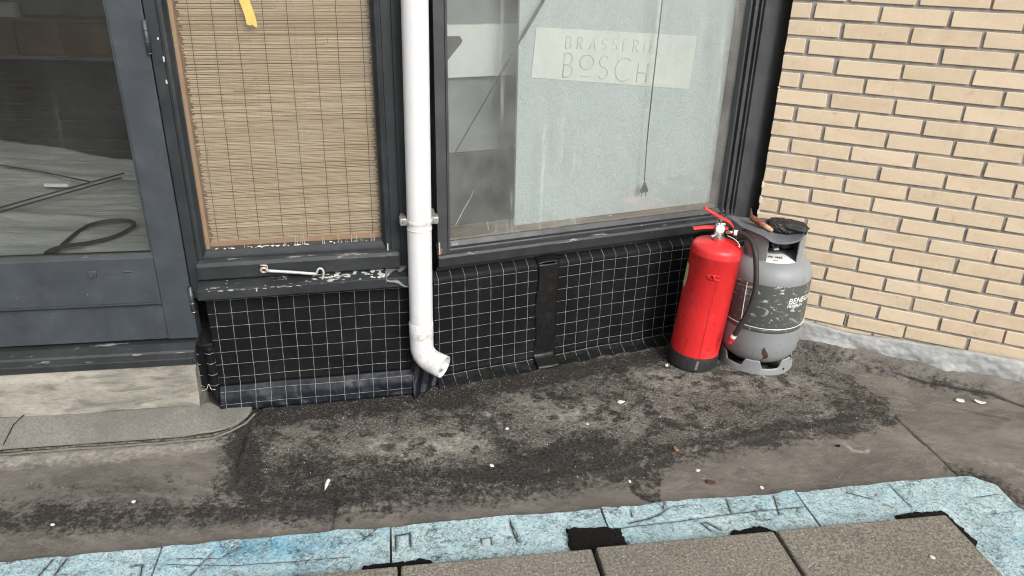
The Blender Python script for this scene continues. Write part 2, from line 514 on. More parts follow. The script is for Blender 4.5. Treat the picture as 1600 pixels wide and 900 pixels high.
def m_paver():
    t = NT('exposed_aggregate')
    t.shift = True
    f = t.noise(5, 6, 0.65)
    col = t.mix(t.ramp(f, 0.3, 0.7), (0.20, 0.184, 0.156), (0.285, 0.264, 0.226))
    g = t.noise(150, 6, 0.8)
    col = t.mix(t.ramp(g, 0.40, 0.60, (0.7,) * 3, (0.0,) * 3), col, (0.072, 0.065, 0.054))
    v = t.n('TexVoronoi')
    v.inputs['Scale'].default_value = 170
    t.l(t.co(), v.inputs['Vector'])
    sep = t.n('SeparateColor'); t.l(v.outputs['Color'], sep.inputs[0])
    big = t.ramp(sep.outputs[0], 0.90, 0.93, (0, 0, 0), (1, 1, 1))
    near = t.ramp(v.outputs['Distance'], 0.25, 0.42, (1, 1, 1), (0, 0, 0))
    col = t.mix(t.math('MULTIPLY', big, near), col, (0.40, 0.36, 0.29))
    dk = t.noise(34, 6, 0.7)
    col = t.mix(t.ramp(dk, 0.62, 0.74, (0, 0, 0), (0.6,) * 3), col, (0.045, 0.038, 0.032))
    nb = t.bump(g, 0.7, 0.004)
    M['exposed_aggregate'] = t.done(col, 0.88, 0, nb, 0.25)


def m_stucco():
    t = NT('textured_white')
    f = t.noise(170, 4, 0.7, (1, 1, 1), 0.3)
    f2 = t.noise(4, 4, 0.6)
    col = t.mix(t.ramp(f2, 0.3, 0.7), (0.52, 0.575, 0.58), (0.58, 0.63, 0.635))
    col = t.mix(t.ramp(f, 0.38, 0.62, (0.38,) * 3, (0.0,) * 3), col, (0.36, 0.405, 0.41))
    nb = t.bump(f, 0.55, 0.004)
    M['textured_white'] = t.done(col, 0.75, 0, nb, 0.3)


def m_glass(name, dirt=0.10, haze=(0.45, 0.47, 0.46)):
    t = NT(name)
    t.t.nodes.remove(t.b)
    tr = t.n('BsdfTransparent'); tr.inputs[0].default_value = (0.965, 0.98, 0.975, 1)
    gl = t.n('BsdfGlossy'); gl.inputs['Roughness'].default_value = 0.012
    fr = t.n('Fresnel'); fr.inputs[0].default_value = 1.5
    mx = t.n('MixShader')
    t.l(fr.outputs[0], mx.inputs[0]); t.l(tr.outputs[0], mx.inputs[1]); t.l(gl.outputs[0], mx.inputs[2])
    df = t.n('BsdfDiffuse'); df.inputs[0].default_value = (*haze, 1)
    st = t.ramp(t.noise(34, 7, 0.72, (1, 1, 0.05)), 0.58, 0.80, (0, 0, 0), (dirt * 2.2,) * 3)
    cl = t.ramp(t.noise(5, 6, 0.7), 0.35, 0.75, (dirt * 0.25,) * 3, (dirt,) * 3)
    drop = t.ramp(t.noise(75, 3, 0.55, (1, 1, 0.28)), 0.765, 0.785, (0, 0, 0), (0.5,) * 3)
    a = t.math('MAXIMUM', t.math('ADD', st, cl), drop)
    mx2 = t.n('MixShader')
    t.l(a, mx2.inputs[0]); t.l(mx.outputs[0], mx2.inputs[1]); t.l(df.outputs[0], mx2.inputs[2])
    t.l(mx2.outputs[0], t.out.inputs[0])
    M[name] = t.m


def m_bamboo():
    t = NT('bamboo')
    geo = t.n('NewGeometry')
    col = t.ramp(geo.outputs['Random Per Island'], 0.0, 1.0, (0.60, 0.45, 0.305), (0.80, 0.645, 0.475))
    f = t.noise(22, 6, 0.7, (0.25, 1, 3.0))
    col = t.mix(t.ramp(f, 0.42, 0.7, (0, 0, 0), (0.4,) * 3), col, (0.46, 0.28, 0.14))
    big = t.noise(3.0, 3, 0.6)
    col = t.mix(t.ramp(big, 0.35, 0.7, (0, 0, 0), (0.45,) * 3), col, (0.68, 0.48, 0.30))
    M['bamboo'] = t.done(col, 0.65, 0, t.bump(f, 0.3, 0.001))


def m_paper():
    t = NT('cover_paper')
    f = t.noise(2.5, 5, 0.6)
    col = t.mix(t.ramp(f, 0.3, 0.7), (0.44, 0.455, 0.43), (0.55, 0.56, 0.53))
    M['cover_paper'] = t.done(col, 0.8, 0, t.bump(t.noise(7, 5, 0.6, (0.6, 2.2, 1)), 0.5, 0.03))


for f_ in (m_brick, m_mortar, m_lead, m_liner, m_ground, m_apron, m_step, m_board, m_paver, m_stucco, m_bamboo, m_paper):
    f_()
m_glass('window_glass', 0.16, (0.55, 0.58, 0.57))
m_glass('blind_glass', 0.09, (0.55, 0.52, 0.47))
m_glass('door_glass', 0.03)


# ------------------------------------------------------------------ mesh helpers
class MB:
    def __init__(s):
        s.v = []; s.f = []

    def add(s, vs, fs):
        o = len(s.v)
        s.v += [tuple(map(float, p)) for p in vs]
        s.f += [tuple(i + o for i in f) for f in fs]
        return s

    def box(s, x0, x1, y0, y1, z0, z1, bev=0.0, jit=0.0):
        if bev <= 0:
            vs = [(x, y, z) for z in (z0, z1) for y in (y0, y1) for x in (x0, x1)]
            return s.add(vs, [(0, 2, 3, 1), (4, 5, 7, 6), (0, 1, 5, 4), (1, 3, 7, 5), (3, 2, 6, 7), (2, 0, 4, 6)])
        bm = bmesh.new()
        bmesh.ops.create_cube(bm, size=1)
        for v in bm.verts:
            v.co = Vector(((x0 + x1) / 2 + v.co.x * (x1 - x0), (y0 + y1) / 2 + v.co.y * (y1 - y0), (z0 + z1) / 2 + v.co.z * (z1 - z0)))
            if jit:
                v.co += Vector((random.uniform(-jit, jit), random.uniform(-jit, jit), random.uniform(-jit, jit)))
        bmesh.ops.bevel(bm, geom=bm.edges[:], offset=bev, segments=2, affect='EDGES', profile=0.5)
        bm.verts.index_update()
        s.add([v.co for v in bm.verts], [[v.index for v in f.verts] for f in bm.faces])
        bm.free()
        return s

    def tube(s, pts, r, n=8, cap=True, flat=1.0):
        pts = [Vector(p) for p in pts]
        rs = r if isinstance(r, (list, tuple)) else [r] * len(pts)
        vs = []; fs = []
        up = None
        for i, p in enumerate(pts):
            a = pts[max(i - 1, 0)]; b = pts[min(i + 1, len(pts) - 1)]
            t = (b - a).normalized()
            if up is None:
                up = Vector((0, 0, 1)) if abs(t.z) < 0.9 else Vector((1, 0, 0))
            x = t.cross(up)
            if x.length < 1e-6:
                x = t.orthogonal()
            x.normalize()
            y = x.cross(t).normalized(); up = y
            for k in range(n):
                an = 2 * pi * k / n
                vs.append(p + (x * cos(an) + y * sin(an) * flat) * rs[i])
        for i in range(len(pts) - 1):
            for k in range(n):
                k2 = (k + 1) % n
                fs.append((i * n + k, i * n + k2, (i + 1) * n + k2, (i + 1) * n + k))
        if cap:
            fs.append(tuple(range(n))[::-1])
            fs.append(tuple((len(pts) - 1) * n + k for k in range(n)))
        return s.add(vs, fs)

    def lathe(s, prof, n=48, cx=0, cy=0, a0=0.0, a1=2 * pi):
        full = abs(a1 - a0 - 2 * pi) < 1e-6
        m = n if full else n + 1
        vs = [(cx + r * cos(a0 + (a1 - a0) * k / n), cy + r * sin(a0 + (a1 - a0) * k / n), z) for r, z in prof for k in range(m)]
        fs = []
        for i in range(len(prof) - 1):
            for k in range(n):
                k2 = (k + 1) % m
                fs.append((i * m + k, i * m + k2, (i + 1) * m + k2, (i + 1) * m + k))
        return s.add(vs, fs)

    def grid(s, fn, nu, nv, close=False):
        vs = [fn(i / nu, j / nv) for j in range(nv + 1) for i in range(nu + 1)]
        fs = [(j * (nu + 1) + i, j * (nu + 1) + i + 1, (j + 1) * (nu + 1) + i + 1, (j + 1) * (nu + 1) + i) for j in range(nv) for i in range(nu)]
        return s.add(vs, fs)

    def prism(s, poly, z0, z1):
        n = len(poly)
        vs = [(x, y, z0) for x, y in poly] + [(x, y, z1) for x, y in poly]
        fs = [tuple(range(n))[::-1], tuple(range(n, 2 * n))] + [(i, (i + 1) % n, n + (i + 1) % n, n + i) for i in range(n)]
        return s.add(vs, fs)

    def profile_x(s, prof, x0, x1):
        # closed profile of (y, z) extruded along x
        n = len(prof)
        vs = [(x0, y, z) for y, z in prof] + [(x1, y, z) for y, z in prof]
        fs = [tuple(range(n)), tuple(range(n, 2 * n))[::-1]] + [(i, n + i, n + (i + 1) % n, (i + 1) % n) for i in range(n)]
        return s.add(vs, fs)

    def profile_z(s, prof, z0, z1):
        # closed profile of (x, y) extruded along z
        return s.prism(prof, z0, z1)

    def mesh(s, name):
        me = bpy.data.meshes.new(name)
        me.from_pydata(s.v, [], s.f)
        me.validate(clean_customdata=False)
        bm = bmesh.new(); bm.from_mesh(me)
        bmesh.ops.recalc_face_normals(bm, faces=bm.faces[:])
        bm.to_mesh(me); bm.free()
        return me

    def build(s, name, mat, parent=None, smooth=False, solid=0.0):
        me = s.mesh(name)
        me.materials.append(M[mat])
        if smooth:
            me.polygons.foreach_set('use_smooth', [True] * len(me.polygons))
        o = bpy.data.objects.new(name, me)
        COL.objects.link(o)
        o.parent = parent
        if solid:
            md = o.modifiers.new('thickness', 'SOLIDIFY'); md.thickness = solid; md.offset = 0
        if smooth == 'auto':
            me.set_sharp_from_angle(angle=radians(21))
        return o


def tag(o, label, cat=None, group=None, kind=None):
    if label: o['label'] = label
    if cat: o['category'] = cat
    if group: o['group'] = group
    if kind: o['kind'] = kind
    return o


def thing(name, label, cat, loc=(0, 0, 0), rz=0.0, group=None):
    o = bpy.data.objects.new(name, None)
    o.empty_display_size = 0.1
    COL.objects.link(o)
    o.location = loc; o.rotation_euler = (0, 0, rz)
    return tag(o, label, cat, group)


def wobble(pts, a):
    return [(p[0] + random.uniform(-a, a), p[1] + random.uniform(-a, a), p[2] + random.uniform(-a, a)) for p in pts]


def smooth_path(pts, n=6):
    # Catmull-Rom through the points
    P_ = [np.array(p, float) for p in pts]
    P_ = [2 * P_[0] - P_[1]] + P_ + [2 * P_[-1] - P_[-2]]
    out = []
    for i in range(1, len(P_) - 2):
        for k in range(n):
            t = k / n
            a, b, c, d = P_[i - 1], P_[i], P_[i + 1], P_[i + 2]
            out.append(0.5 * (2 * b + (c - a) * t + (2 * a - 5 * b + 4 * c - d) * t * t + (3 * b - a - 3 * c + d) * t ** 3))
    out.append(P_[-2])
    return [tuple(p) for p in out]


# frames of the facade facets: location and turn about z; local x runs right along the wall,
# local y goes into the building, z is up
PF = ((-0.3209, 2.1865, 0), radians(12.7))     # bay with the bamboo blind
WF = ((-0.2119, 2.2544, 0), radians(22.5))     # shop window bay
DF = ((-0.9457, 2.0457, 0), radians(9.3))      # door bay, x = 0 at its hinge side
BF = ((0.8959, 2.6800, 0), radians(-25.0))     # brick wall, x = 0 at its free end


def to_world(fr, x, y, z=0):
    (lx, ly, lz), a = fr
    return (lx + x * cos(a) - y * sin(a), ly + x * sin(a) + y * cos(a), lz + z)


# ================================================================== SETTING
# ---- ground: one sheet, fine where it shows
def axis(lo, hi, step, far):
    mid = np.arange(lo, hi + step / 2, step)
    out = np.geomspace(step * 2, far, 26)
    return np.concatenate([lo - out[::-1], mid, hi + out])


gx = axis(-1.75, 2.0, 0.0045, 70.0)
gy = axis(1.25, 2.75, 0.0045, 70.0)
X, Y = np.meshgrid(gx, gy)
n1 = fbm(X * 9, Y * 9, 5); n2 = fbm(X * 38, Y * 38, 4); n3 = fbm(X * 3 + 9, Y * 3, 4)
patch_poly = [(-0.80, 2.20), (-0.785, 1.90), (-0.765, 1.76), (-0.70, 1.645), (-0.46, 1.592), (-0.02, 1.682), (0.29, 1.775), (0.506, 1.872),
              (0.80, 1.972), (1.19, 2.075), (1.25, 2.12), (1.235, 2.20), (1.209, 2.294), (1.148, 2.455), (1.10, 2.53), (0.9, 2.75), (-0.3, 2.4)]
psd = poly_sd(X, Y, patch_poly) + (n1 - 0.5) * 0.035 + (n2 - 0.5) * 0.018
patch = sstep(-0.006, 0.010, psd)
smear = sstep(-0.10, 0.0, psd) * sstep(0.45, 0.62, fbm(X * 22, Y * 30, 5)) * 0.55
stain = np.zeros_like(X)


_nc = {}


def blot(pts, w_, k, thr=0.42, sc_=14, soft=0.16):
    d = seg_dist(X, Y, pts)
    g = np.exp(-(d / (w_ * 1.25)) ** 2)
    if sc_ not in _nc: _nc[sc_] = fbm(X * sc_ + 3.7, Y * sc_ + 8.1, 6, 0.6)
    nn = _nc[sc_]
    return np.clip(k * g * (0.30 + 1.5 * nn), 0, 1)


for pts, w_, k, thr in [
    ([(-1.75, 1.50), (-1.32, 1.545), (-0.9, 1.56), (-0.60, 1.60), (-0.46, 1.605), (-0.02, 1.70), (0.30, 1.80)], 0.055, 0.75, 0.46),
    ([(-0.02, 1.73), (0.20, 1.79), (0.36, 1.835)], 0.075, 0.92, 0.40),
    ([(0.0, 1.78), (0.15, 1.87), (0.30, 1.91)], 0.05, 0.8, 0.52),
    ([(-0.50, 1.66), (-0.33, 1.70), (-0.10, 1.74)], 0.06, 0.8, 0.47),
    ([(-0.44, 1.79), (-0.30, 1.77)], 0.05, 0.6, 0.5),
    ([(-0.83, 1.97), (-0.78, 1.85), (-0.72, 1.70), (-0.70, 1.64)], 0.055, 0.85, 0.42),
    ([(-0.72, 1.66), (-0.60, 1.70), (-0.55, 1.75)], 0.09, 0.7, 0.46),
    ([(-0.80, 2.02), (-0.60, 2.08), (-0.30, 2.13), (0.0, 2.24), (0.35, 2.37), (0.62, 2.47)], 0.055, 1.0, 0.36),
    ([(-0.78, 1.99), (-0.58, 2.045), (-0.30, 2.10), (-0.15, 2.13)], 0.05, 0.8, 0.45),
    ([(-0.10, 2.08), (-0.02, 1.95), (0.0, 1.85)], 0.05, 0.6, 0.52),
    ([(0.42, 1.85), (0.70, 1.945), (1.0, 2.03), (1.20, 2.09), (1.22, 2.16)], 0.05, 0.75, 0.44),
    ([(1.1, 2.10), (1.19, 2.17), (1.17, 2.30)], 0.05, 0.55, 0.48),
    ([(0.15, 2.20), (0.40, 2.28)], 0.05, 0.5, 0.52),
    ([(0.45, 2.0), (0.6, 1.98), (0.68, 2.02)], 0.04, 0.4, 0.52),
    ([(0.12, 2.18), (0.2, 2.14)], 0.03, 0.8, 0.5),
    ([(1.10, 2.50), (1.30, 2.40), (1.60, 2.24)], 0.035, 0.5, 0.46),
    ([(1.33, 1.80), (1.42, 1.70), (1.55, 1.60)], 0.05, 0.55, 0.46),
]:
    stain = np.maximum(stain, blot(pts, w_, k, thr))
# damp blot that reaches the foam boards: sharp outline
wet = seg_dist(X, Y, [(0.385, 1.80), (0.392, 1.74), (0.392, 1.695)]) + (n1 - 0.5) * 0.05 + (n2 - 0.5) * 0.02
stain = np.maximum(stain, 0.72 * sstep(0.052, 0.042, wet) * (0.75 + 0.25 * sstep(0.35, 0.6, n2)))
stain = np.maximum(stain, smear)
# strip of dark grime in the valley on the left
stain = np.maximum(stain, 0.35 * np.exp(-(seg_dist(X, Y, [(-1.75, 1.60), (-1.2, 1.63), (-0.75, 1.70)]) / 0.08) ** 2) * sstep(0.3, 0.7, n1))
pale = np.zeros_like(X)
for pts, w_, k, thr in [
    ([(-1.75, 1.745), (-1.47, 1.765), (-1.2, 1.80), (-0.90, 1.865), (-0.83, 1.93)], 0.035, 0.75, 0.42),
    ([(-0.45, 1.83), (-0.25, 1.88), (-0.12, 1.90)], 0.08, 0.62, 0.44),
    ([(0.10, 2.10), (0.25, 2.07)], 0.09, 0.6, 0.46),
    ([(0.98, 2.05), (1.05, 2.09)], 0.045, 0.75, 0.42),
    ([(0.9, 2.2), (1.0, 2.15)], 0.06, 0.3, 0.5),
    ([(-0.32, 2.095), (-0.20, 2.13)], 0.02, 0.9, 0.42),
    ([(-0.08, 2.06), (-0.025, 1.99), (-0.015, 1.85)], 0.007, 0.7, 0.36),
    ([(-0.95, 1.585), (-0.75, 1.60), (-0.46, 1.612), (0.013, 1.715), (0.235, 1.785), (0.34, 1.812)], 0.0042, 0.62, 0.36),
    ([(0.43, 1.845), (0.60, 1.905), (0.70, 1.94)], 0.0045, 0.7, 0.36),
    ([(1.03, 1.945), (1.045, 1.915), (1.08, 1.905), (1.10, 1.925)], 0.0065, 0.8, 0.36),
    ([(1.36, 1.90), (1.55, 1.82), (1.7, 1.78)], 0.03, 0.35, 0.36),
    ([(0.33, 2.36), (0.5, 2.36)], 0.03, 0.5, 0.45),
    ([(-1.7, 1.42), (-1.2, 1.46), (-0.8, 1.50), (-0.5, 1.53)], 0.04, 0.30, 0.5),
    ([(0.30, 1.99), (0.55, 2.10)], 0.11, 0.42, 0.48),
    ([(0.45, 2.30), (0.75, 2.26), (1.0, 2.28)], 0.08, 0.6, 0.48),
    ([(0.0, 2.14), (0.2, 2.22)], 0.05, 0.45, 0.48),
    ([(-0.68, 1.86), (-0.55, 1.95)], 0.07, 0.35, 0.48),
]:
    pale = np.maximum(pale, blot(pts, w_, k, thr, 22))
pale *= (1 - stain * 0.55)
crack = np.zeros_like(X)
for pts, w_, k in [
    ([(1.25, 2.10), (1.265, 2.02), (1.29, 1.88), (1.305, 1.80)], 0.005, 0.8),
    ([(-0.465, 1.64), (-0.452, 1.58), (-0.445, 1.50)], 0.0045, 0.75),
    ([(1.36, 2.36), (1.475, 2.293), (1.53, 2.275), (1.64, 2.235), (1.71, 2.17)], 0.006, 0.85),
    ([(1.25, 2.22), (1.45, 2.17), (1.62, 2.10)], 0.0035, 0.35),
    ([(0.36, 2.36), (0.40, 2.31)], 0.0045, 0.8),
]:
    d = seg_dist(X, Y, pts) + (n1 - 0.5) * 0.012
    crack = np.maximum(crack, k * sstep(w_ * 1.6, w_ * 0.5, np.abs(d)))
near = (X > -1.9) & (X < 2.2) & (Y > 1.0) & (Y < 3.0)
vein = np.exp(-((seg_dist(X, Y, [(-0.80, 2.0), (-0.775, 1.88), (-0.765, 1.76), (-0.74, 1.70)]) + (n1 - 0.5) * 0.02) / 0.007) ** 2)
vein2 = np.exp(-((seg_dist(X, Y, [(-0.08, 2.07), (-0.03, 2.0), (-0.01, 1.85), (-0.005, 1.72)]) + (n1 - 0.5) * 0.02) / 0.006) ** 2)
pale = np.maximum(pale, vein * 0.35)
Z = (n3 - 0.5) * 0.012 + (n1 - 0.5) * 0.008 + patch * 0.007 + (n2 - 0.5) * 0.004 * (0.3 + patch) - crack * 0.004 + vein * 0.006 + vein2 * 0.003
# felt dressed up against the foot of the brick wall
bx_, by_ = X - BF[0][0], Y - BF[0][1]
boff = -(bx_ * 0.4226 + by_ * 0.9063)
bs = bx_ * 0.9063 - by_ * 0.4226
Z += 0.055 * sstep(0.12, 0.0, boff) * sstep(0.1, 0.3, bs) * sstep(5.0, 3.0, bs)
# fold ridge in the felt beside the wall
fold = seg_dist(X, Y, [(1.20, 2.44), (1.36, 2.352), (1.475, 2.288), (1.71, 2.165), (2.2, 1.93)]) + (n1 - 0.5) * 0.014
Z += 0.006 * np.exp(-(fold / 0.012) ** 2)
Z = np.where(near, Z, -0.003)
Z = np.minimum(Z, 0.07)
nx_, ny_ = len(gx), len(gy)
co = np.empty((nx_ * ny_, 3), np.float32)
co[:, 0] = X.ravel(); co[:, 1] = Y.ravel(); co[:, 2] = Z.ravel()
idx = np.arange(nx_ * ny_).reshape(ny_, nx_)
quads = np.stack([idx[:-1, :-1], idx[:-1, 1:], idx[1:, 1:], idx[1:, :-1]], -1).reshape(-1, 4)
me = bpy.data.meshes.new('ground')
me.vertices.add(len(co)); me.vertices.foreach_set('co', co.ravel())
me.loops.add(quads.size); me.loops.foreach_set('vertex_index', quads.ravel().astype(np.int32))
me.polygons.add(len(quads))
me.polygons.foreach_set('loop_start', np.arange(0, quads.size, 4, dtype=np.int32))
me.polygons.foreach_set('use_smooth', np.ones(len(quads), bool))
me.update(calc_edges=True)
for nm, arr in (('stain', stain), ('patch', patch), ('pale', pale), ('crack', crack)):
    a = me.attributes.new(nm, 'FLOAT', 'POINT')
    a.data.foreach_set('value', np.clip(arr, 0, 1).astype(np.float32).ravel())
me.materials.append(M['bitumen_roofing'])
ground = bpy.data.objects.new('ground', me)
COL.objects.link(ground)
tag(ground, 'worn brown-grey bitumen roofing with black grime stains', None, None, 'structure')


def ground_z(x, y):
    i = int(np.clip(np.searchsorted(gx, x), 0, nx_ - 1)); j = int(np.clip(np.searchsorted(gy, y), 0, ny_ - 1))
    return float(Z[j, i])


# ---- the room behind the glass
fl_front = [to_world(DF, -2.6, 0.09)[:2], to_world(DF, 0.0, 0.09)[:2], to_world(PF, 0.0, 0.10)[:2], to_world(WF, 0.05, 0.10)[:2], to_world(WF, 1.30, 0.10)[:2]]
room = fl_front + [(1.7, 7.2), (-6.2, 7.2), (-6.2, 1.95)]
room = [(-6.2, 1.7)] + fl_front + [(1.7, 7.2), (-6.2, 7.2)]
tag(MB().prism(room, 0.02, 0.19).build('interior_floor', 'interior_dark'), 'dark floor inside the shop', None, None, 'structure')
tag(MB().prism(room, 2.62, 2.74).build('interior_ceiling', 'interior_ceiling'), 'ceiling inside the shop', None, None, 'structure')
bw = MB().box(-6.3, 1.8, 7.0, 7.2, 0.19, 2.62).build('interior_wall', 'interior_grey')
tag(bw, 'grey back wall inside the shop', None, None, 'structure')
lw = MB().box(-6.4, -6.2, 1.7, 7.2, 0.19, 2.62).build('interior_wall', 'interior_grey'); tag(lw, 'grey side wall inside the shop', None, None, 'structure')
rw = MB().prism([to_world(WF, 1.30, 0.12)[:2], (to_world(WF, 1.30, 0.12)[0] + 0.15, to_world(WF, 1.30, 0.12)[1]), (1.85, 7.2), (1.7, 7.2)], 0.19, 2.62).build('interior_wall', 'interior_grey')
tag(rw, 'grey right wall inside the shop', None, None, 'structure')
# wall over the shopfront, out of the picture, added to keep light from leaking into the room
up = MB()
up.prism([to_world(DF, -2.6, 0.0)[:2], to_world(DF, 0.0, 0.0)[:2], to_world(DF, 0.0, 0.2)[:2], to_world(DF, -2.6, 0.2)[:2]], 2.22, 3.2)
up.prism([to_world(PF, -0.64, 0.0)[:2], to_world(PF, 0.03, 0.0)[:2], to_world(PF, 0.03, 0.2)[:2], to_world(PF, -0.64, 0.2)[:2]], 2.222, 3.198)
up.prism([to_world(WF, -0.02, 0.02)[:2], to_world(WF, 1.30, 0.02)[:2], to_world(WF, 1.30, 0.2)[:2], to_world(WF, -0.02, 0.2)[:2]], 2.224, 3.196)
tag(up.build('fascia_wall', 'frame_paint'), 'unseen dark fascia above the shopfront', 'wall')
lw2 = MB().prism([(-6.4, 1.5), to_world(DF, -2.0, 0.0)[:2], to_world(DF, -2.0, 0.2)[:2], (-6.4, 1.7)], 0.0, 3.19).build('side_wall', 'frame_paint')
tag(lw2, 'dark painted wall left of the door', 'wall')

# ================================================================== BRICK WALL
wall = thing('brick_wall', 'yellow brick wall in running bond with grey mortar and a lead flashing', 'wall', *BF)
PITCH, COURSE, Z0 = 0.1985, 0.0557, 0.130
BL, BH = 0.1875, 0.0450
mb = MB().box(0.0005, 2.4, 0.0058, 0.20, 0.0, 3.0)
mo = mb.build('mortar_bed', 'mortar', wall)


def brick_mesh(L, k):
    b = MB().box(0, L, 0, 0.09, -BH / 2, BH / 2, 0.0012, 0.0013)
    m_ = b.mesh('brick')
    m_.materials.append(M['yellow_brick'])
    return m_


full = [brick_mesh(BL, k) for k in range(8)]
stub_a = [brick_mesh(0.060, k) for k in range(4)]
stub_b = [brick_mesh(0.160, k) for k in range(4)]
nb_ = 0
for row in range(0, 22):
    z = Z0 + row * COURSE
    first = 0.168 if row % 2 == 0 else 0.068
    spots = [(0.0, random.choice(stub_b if row % 2 == 0 else stub_a))]
    x = first + 0.0055
    while x < 1.30:
        spots.append((x, random.choice(full)))
        x += PITCH
    for x, m_ in spots:
        o = bpy.data.objects.new('brick', m_)
        COL.objects.link(o)
        o.parent = wall
        yy = random.uniform(-0.0012, 0.0012)
        o.location = (x + (random.uniform(-0.0015, 0.0015) if x > 0.01 else 0.0), yy, z + random.uniform(-0.0008, 0.0008))
        o.rotation_euler = (random.uniform(-0.008, 0.008), random.uniform(-0.004, 0.004), random.uniform(-0.006, 0.006))
        if row == 0 and abs(x - 0.372) < 0.01:
            o.scale.x = 0.985; o.location.x += 0.004
# far part of the wall, outside the picture, keeps its courses in one piece
rest = MB()
for row in list(range(-1, 50)):
    z = Z0 + row * COURSE
    if z > 2.95 or z < 0.05: continue
    x = (0.168 if row % 2 == 0 else 0.068) + 0.0055
    if row >= 22:
        rest.box(0.0, x - 0.011, 0.0, 0.05, z - BH / 2, z + BH / 2)
    while x < 2.3:
        if row >= 22 or x >= 1.30 or row < 0:
            rest.box(x, x + BL, random.uniform(-0.001, 0.001), 0.05, z - BH / 2, z + BH / 2)
        x += PITCH
tag(rest.build('brick_courses', 'yellow_brick', wall), None, None, None, 'stuff')
# open weep joint with a pale sliver of old mortar
MB().box(0.3590, 0.3655, 0.0052, 0.02, Z0 - 0.021, Z0 + 0.021, 0.001).build('open_joint', 'black_plastic', wall)
MB().box(0.3515, 0.3580, 0.0045, 0.02, Z0 - 0.020, Z0 + 0.020, 0.001, 0.001).build('mortar_sliver', 'seal_white', wall)
# old sealant along the free end of the wall
sl = MB()
z = 0.42
while z < 1.25:
    h_ = random.uniform(0.006, 0.03)
    if random.random() < 0.15 or z < 0.60:
        sl.box(-0.0025 - random.uniform(0, 0.001), 0.003, -0.003, 0.02, z, z + h_, 0.001, 0.001)
    z += h_ + random.uniform(0.012, 0.05)
sl.build('sealant', 'seal_white', wall)


# lead flashing: dressed over a small kick, wavy top edge
def flash(u, v):
    s = -0.02 + u * 1.9
    top = 0.100 - 0.014 * math.exp(-((s - 0.40) / 0.12) ** 2) + 0.008 * float(fbm(np.array(s * 9.0), np.array(1.5), 3)) + (0.012 if s > 0.78 else 0.012 * max(0, (s - 0.62) / 0.16))
    nz = float(fbm(np.array(s * 11.0), np.array(v * 2.5 + 3), 4)) - 0.5
    if v < 0.12:
        return (s, -0.009 - v * 0.12 - nz * 0.003, top - v * 0.01)
    t = (v - 0.12) / 0.88
    nf = float(fbm(np.array(s * 42.0), np.array(v * 6.0 + 9), 3)) - 0.5
    y = -0.022 - 0.018 * t - nz * 0.020 * (0.3 + t) - nf * 0.006
    z = top - 0.003 - (top - 0.018 - 0.006 * float(fbm(np.array(s * 6.0), np.array(7.7), 2))) * t
    return (s, y, z)


fl = MB().grid(flash, 420, 20).build('lead_flashing', 'lead_sheet', wall, True, 0.003)
tag(fl, 'crumpled pale grey lead flashing along the foot of the bricks')
# ================================================================== DOOR BAY
door = thing('glazed_door', 'dark blue-grey painted door with a large glass pane and a wide bottom rail', 'door', *DF)
DW = -0.86
MB().box(-0.0905, -0.003, 0.0, 0.05, 0.262, 2.20, 0.003).build('stile', 'door_paint', door, 'auto')
MB().box(DW, DW + 0.09, 0.0, 0.05, 0.262, 2.20, 0.003).build('stile', 'door_paint', door, 'auto')
MB().box(DW + 0.09, -0.0905, 0.0015, 0.048, 2.06, 2.199, 0.003).build('top_rail', 'door_paint', door, 'auto')
br = MB().profile_x([(0.0015, 0.388), (0.0015, 0.527), (0.010, 0.534), (0.048, 0.534), (0.048, 0.264), (0.004, 0.264), (0.004, 0.366), (0.016, 0.372), (0.016, 0.380)], DW + 0.09, -0.0908).build('bottom_rail', 'door_paint', door)
MB().profile_x([(0.003, 0.3805), (0.003, 0.3865), (0.015, 0.3865), (0.015, 0.376)], DW + 0.09, -0.0910).build('groove_bead', 'door_paint', br)
MB().profile_x([(0.004, 0.5275), (0.012, 0.5405), (0.020, 0.5415), (0.020, 0.5345), (0.008, 0.5275)], DW + 0.09, -0.0908).build('worn_bead', 'worn_sill_paint', br)
MB().box(-0.272, -0.250, -0.003, 0.003, 0.474, 0.496, 0.002, 0.002).build('screw_plate', 'metal_hinge', br)
MB().tube([(-0.178, 0.001, 0.490), (-0.152, 0.001, 0.489)], 0.0035, 8).build('filler_scar', 'door_paint', br)
MB().box(DW + 0.085, -0.085, 0.024, 0.029, 0.53, 2.07).build('glass_pane', 'door_glass', door)
MB().box(-0.0965, -0.0895, 0.006, 0.022, 0.54, 2.06, 0.002).build('glazing_bead', 'door_paint', door)
for z0, z1 in ((1.095, 1.180), (0.352, 0.436)):
    h = MB().tube([(-0.0015, -0.008, z0), (-0.0015, -0.008, z1)], 0.0062, 10).build('hinge', 'metal_hinge', door, True)
    for q in (0.0, 0.34, 0.68):
        MB().tube([(-0.0015, -0.008, z0 + (z1 - z0) * q + 0.001), (-0.0015, -0.008, z0 + (z1 - z0) * q + 0.004)], 0.0068, 10).build('knuckle_ring', 'screw_metal' if z0 < 0.5 else 'metal_hinge', h, True)

th = thing('door_threshold', 'black worn timber threshold under the glazed door', 'threshold', *DF)
MB().profile_x([(0.06, 0.256), (-0.002, 0.250), (-0.030, 0.238), (-0.034, 0.232), (-0.034, 0.190), (0.06, 0.190)], -2.4, -0.012).build('sill_beam', 'worn_sill_paint', th)
MB().profile_x([(-0.0345, 0.214), (-0.0375, 0.211), (-0.0375, 0.193), (-0.0345, 0.190)], -2.4, -0.02).build('drip_strip', 'frame_paint_across', th)


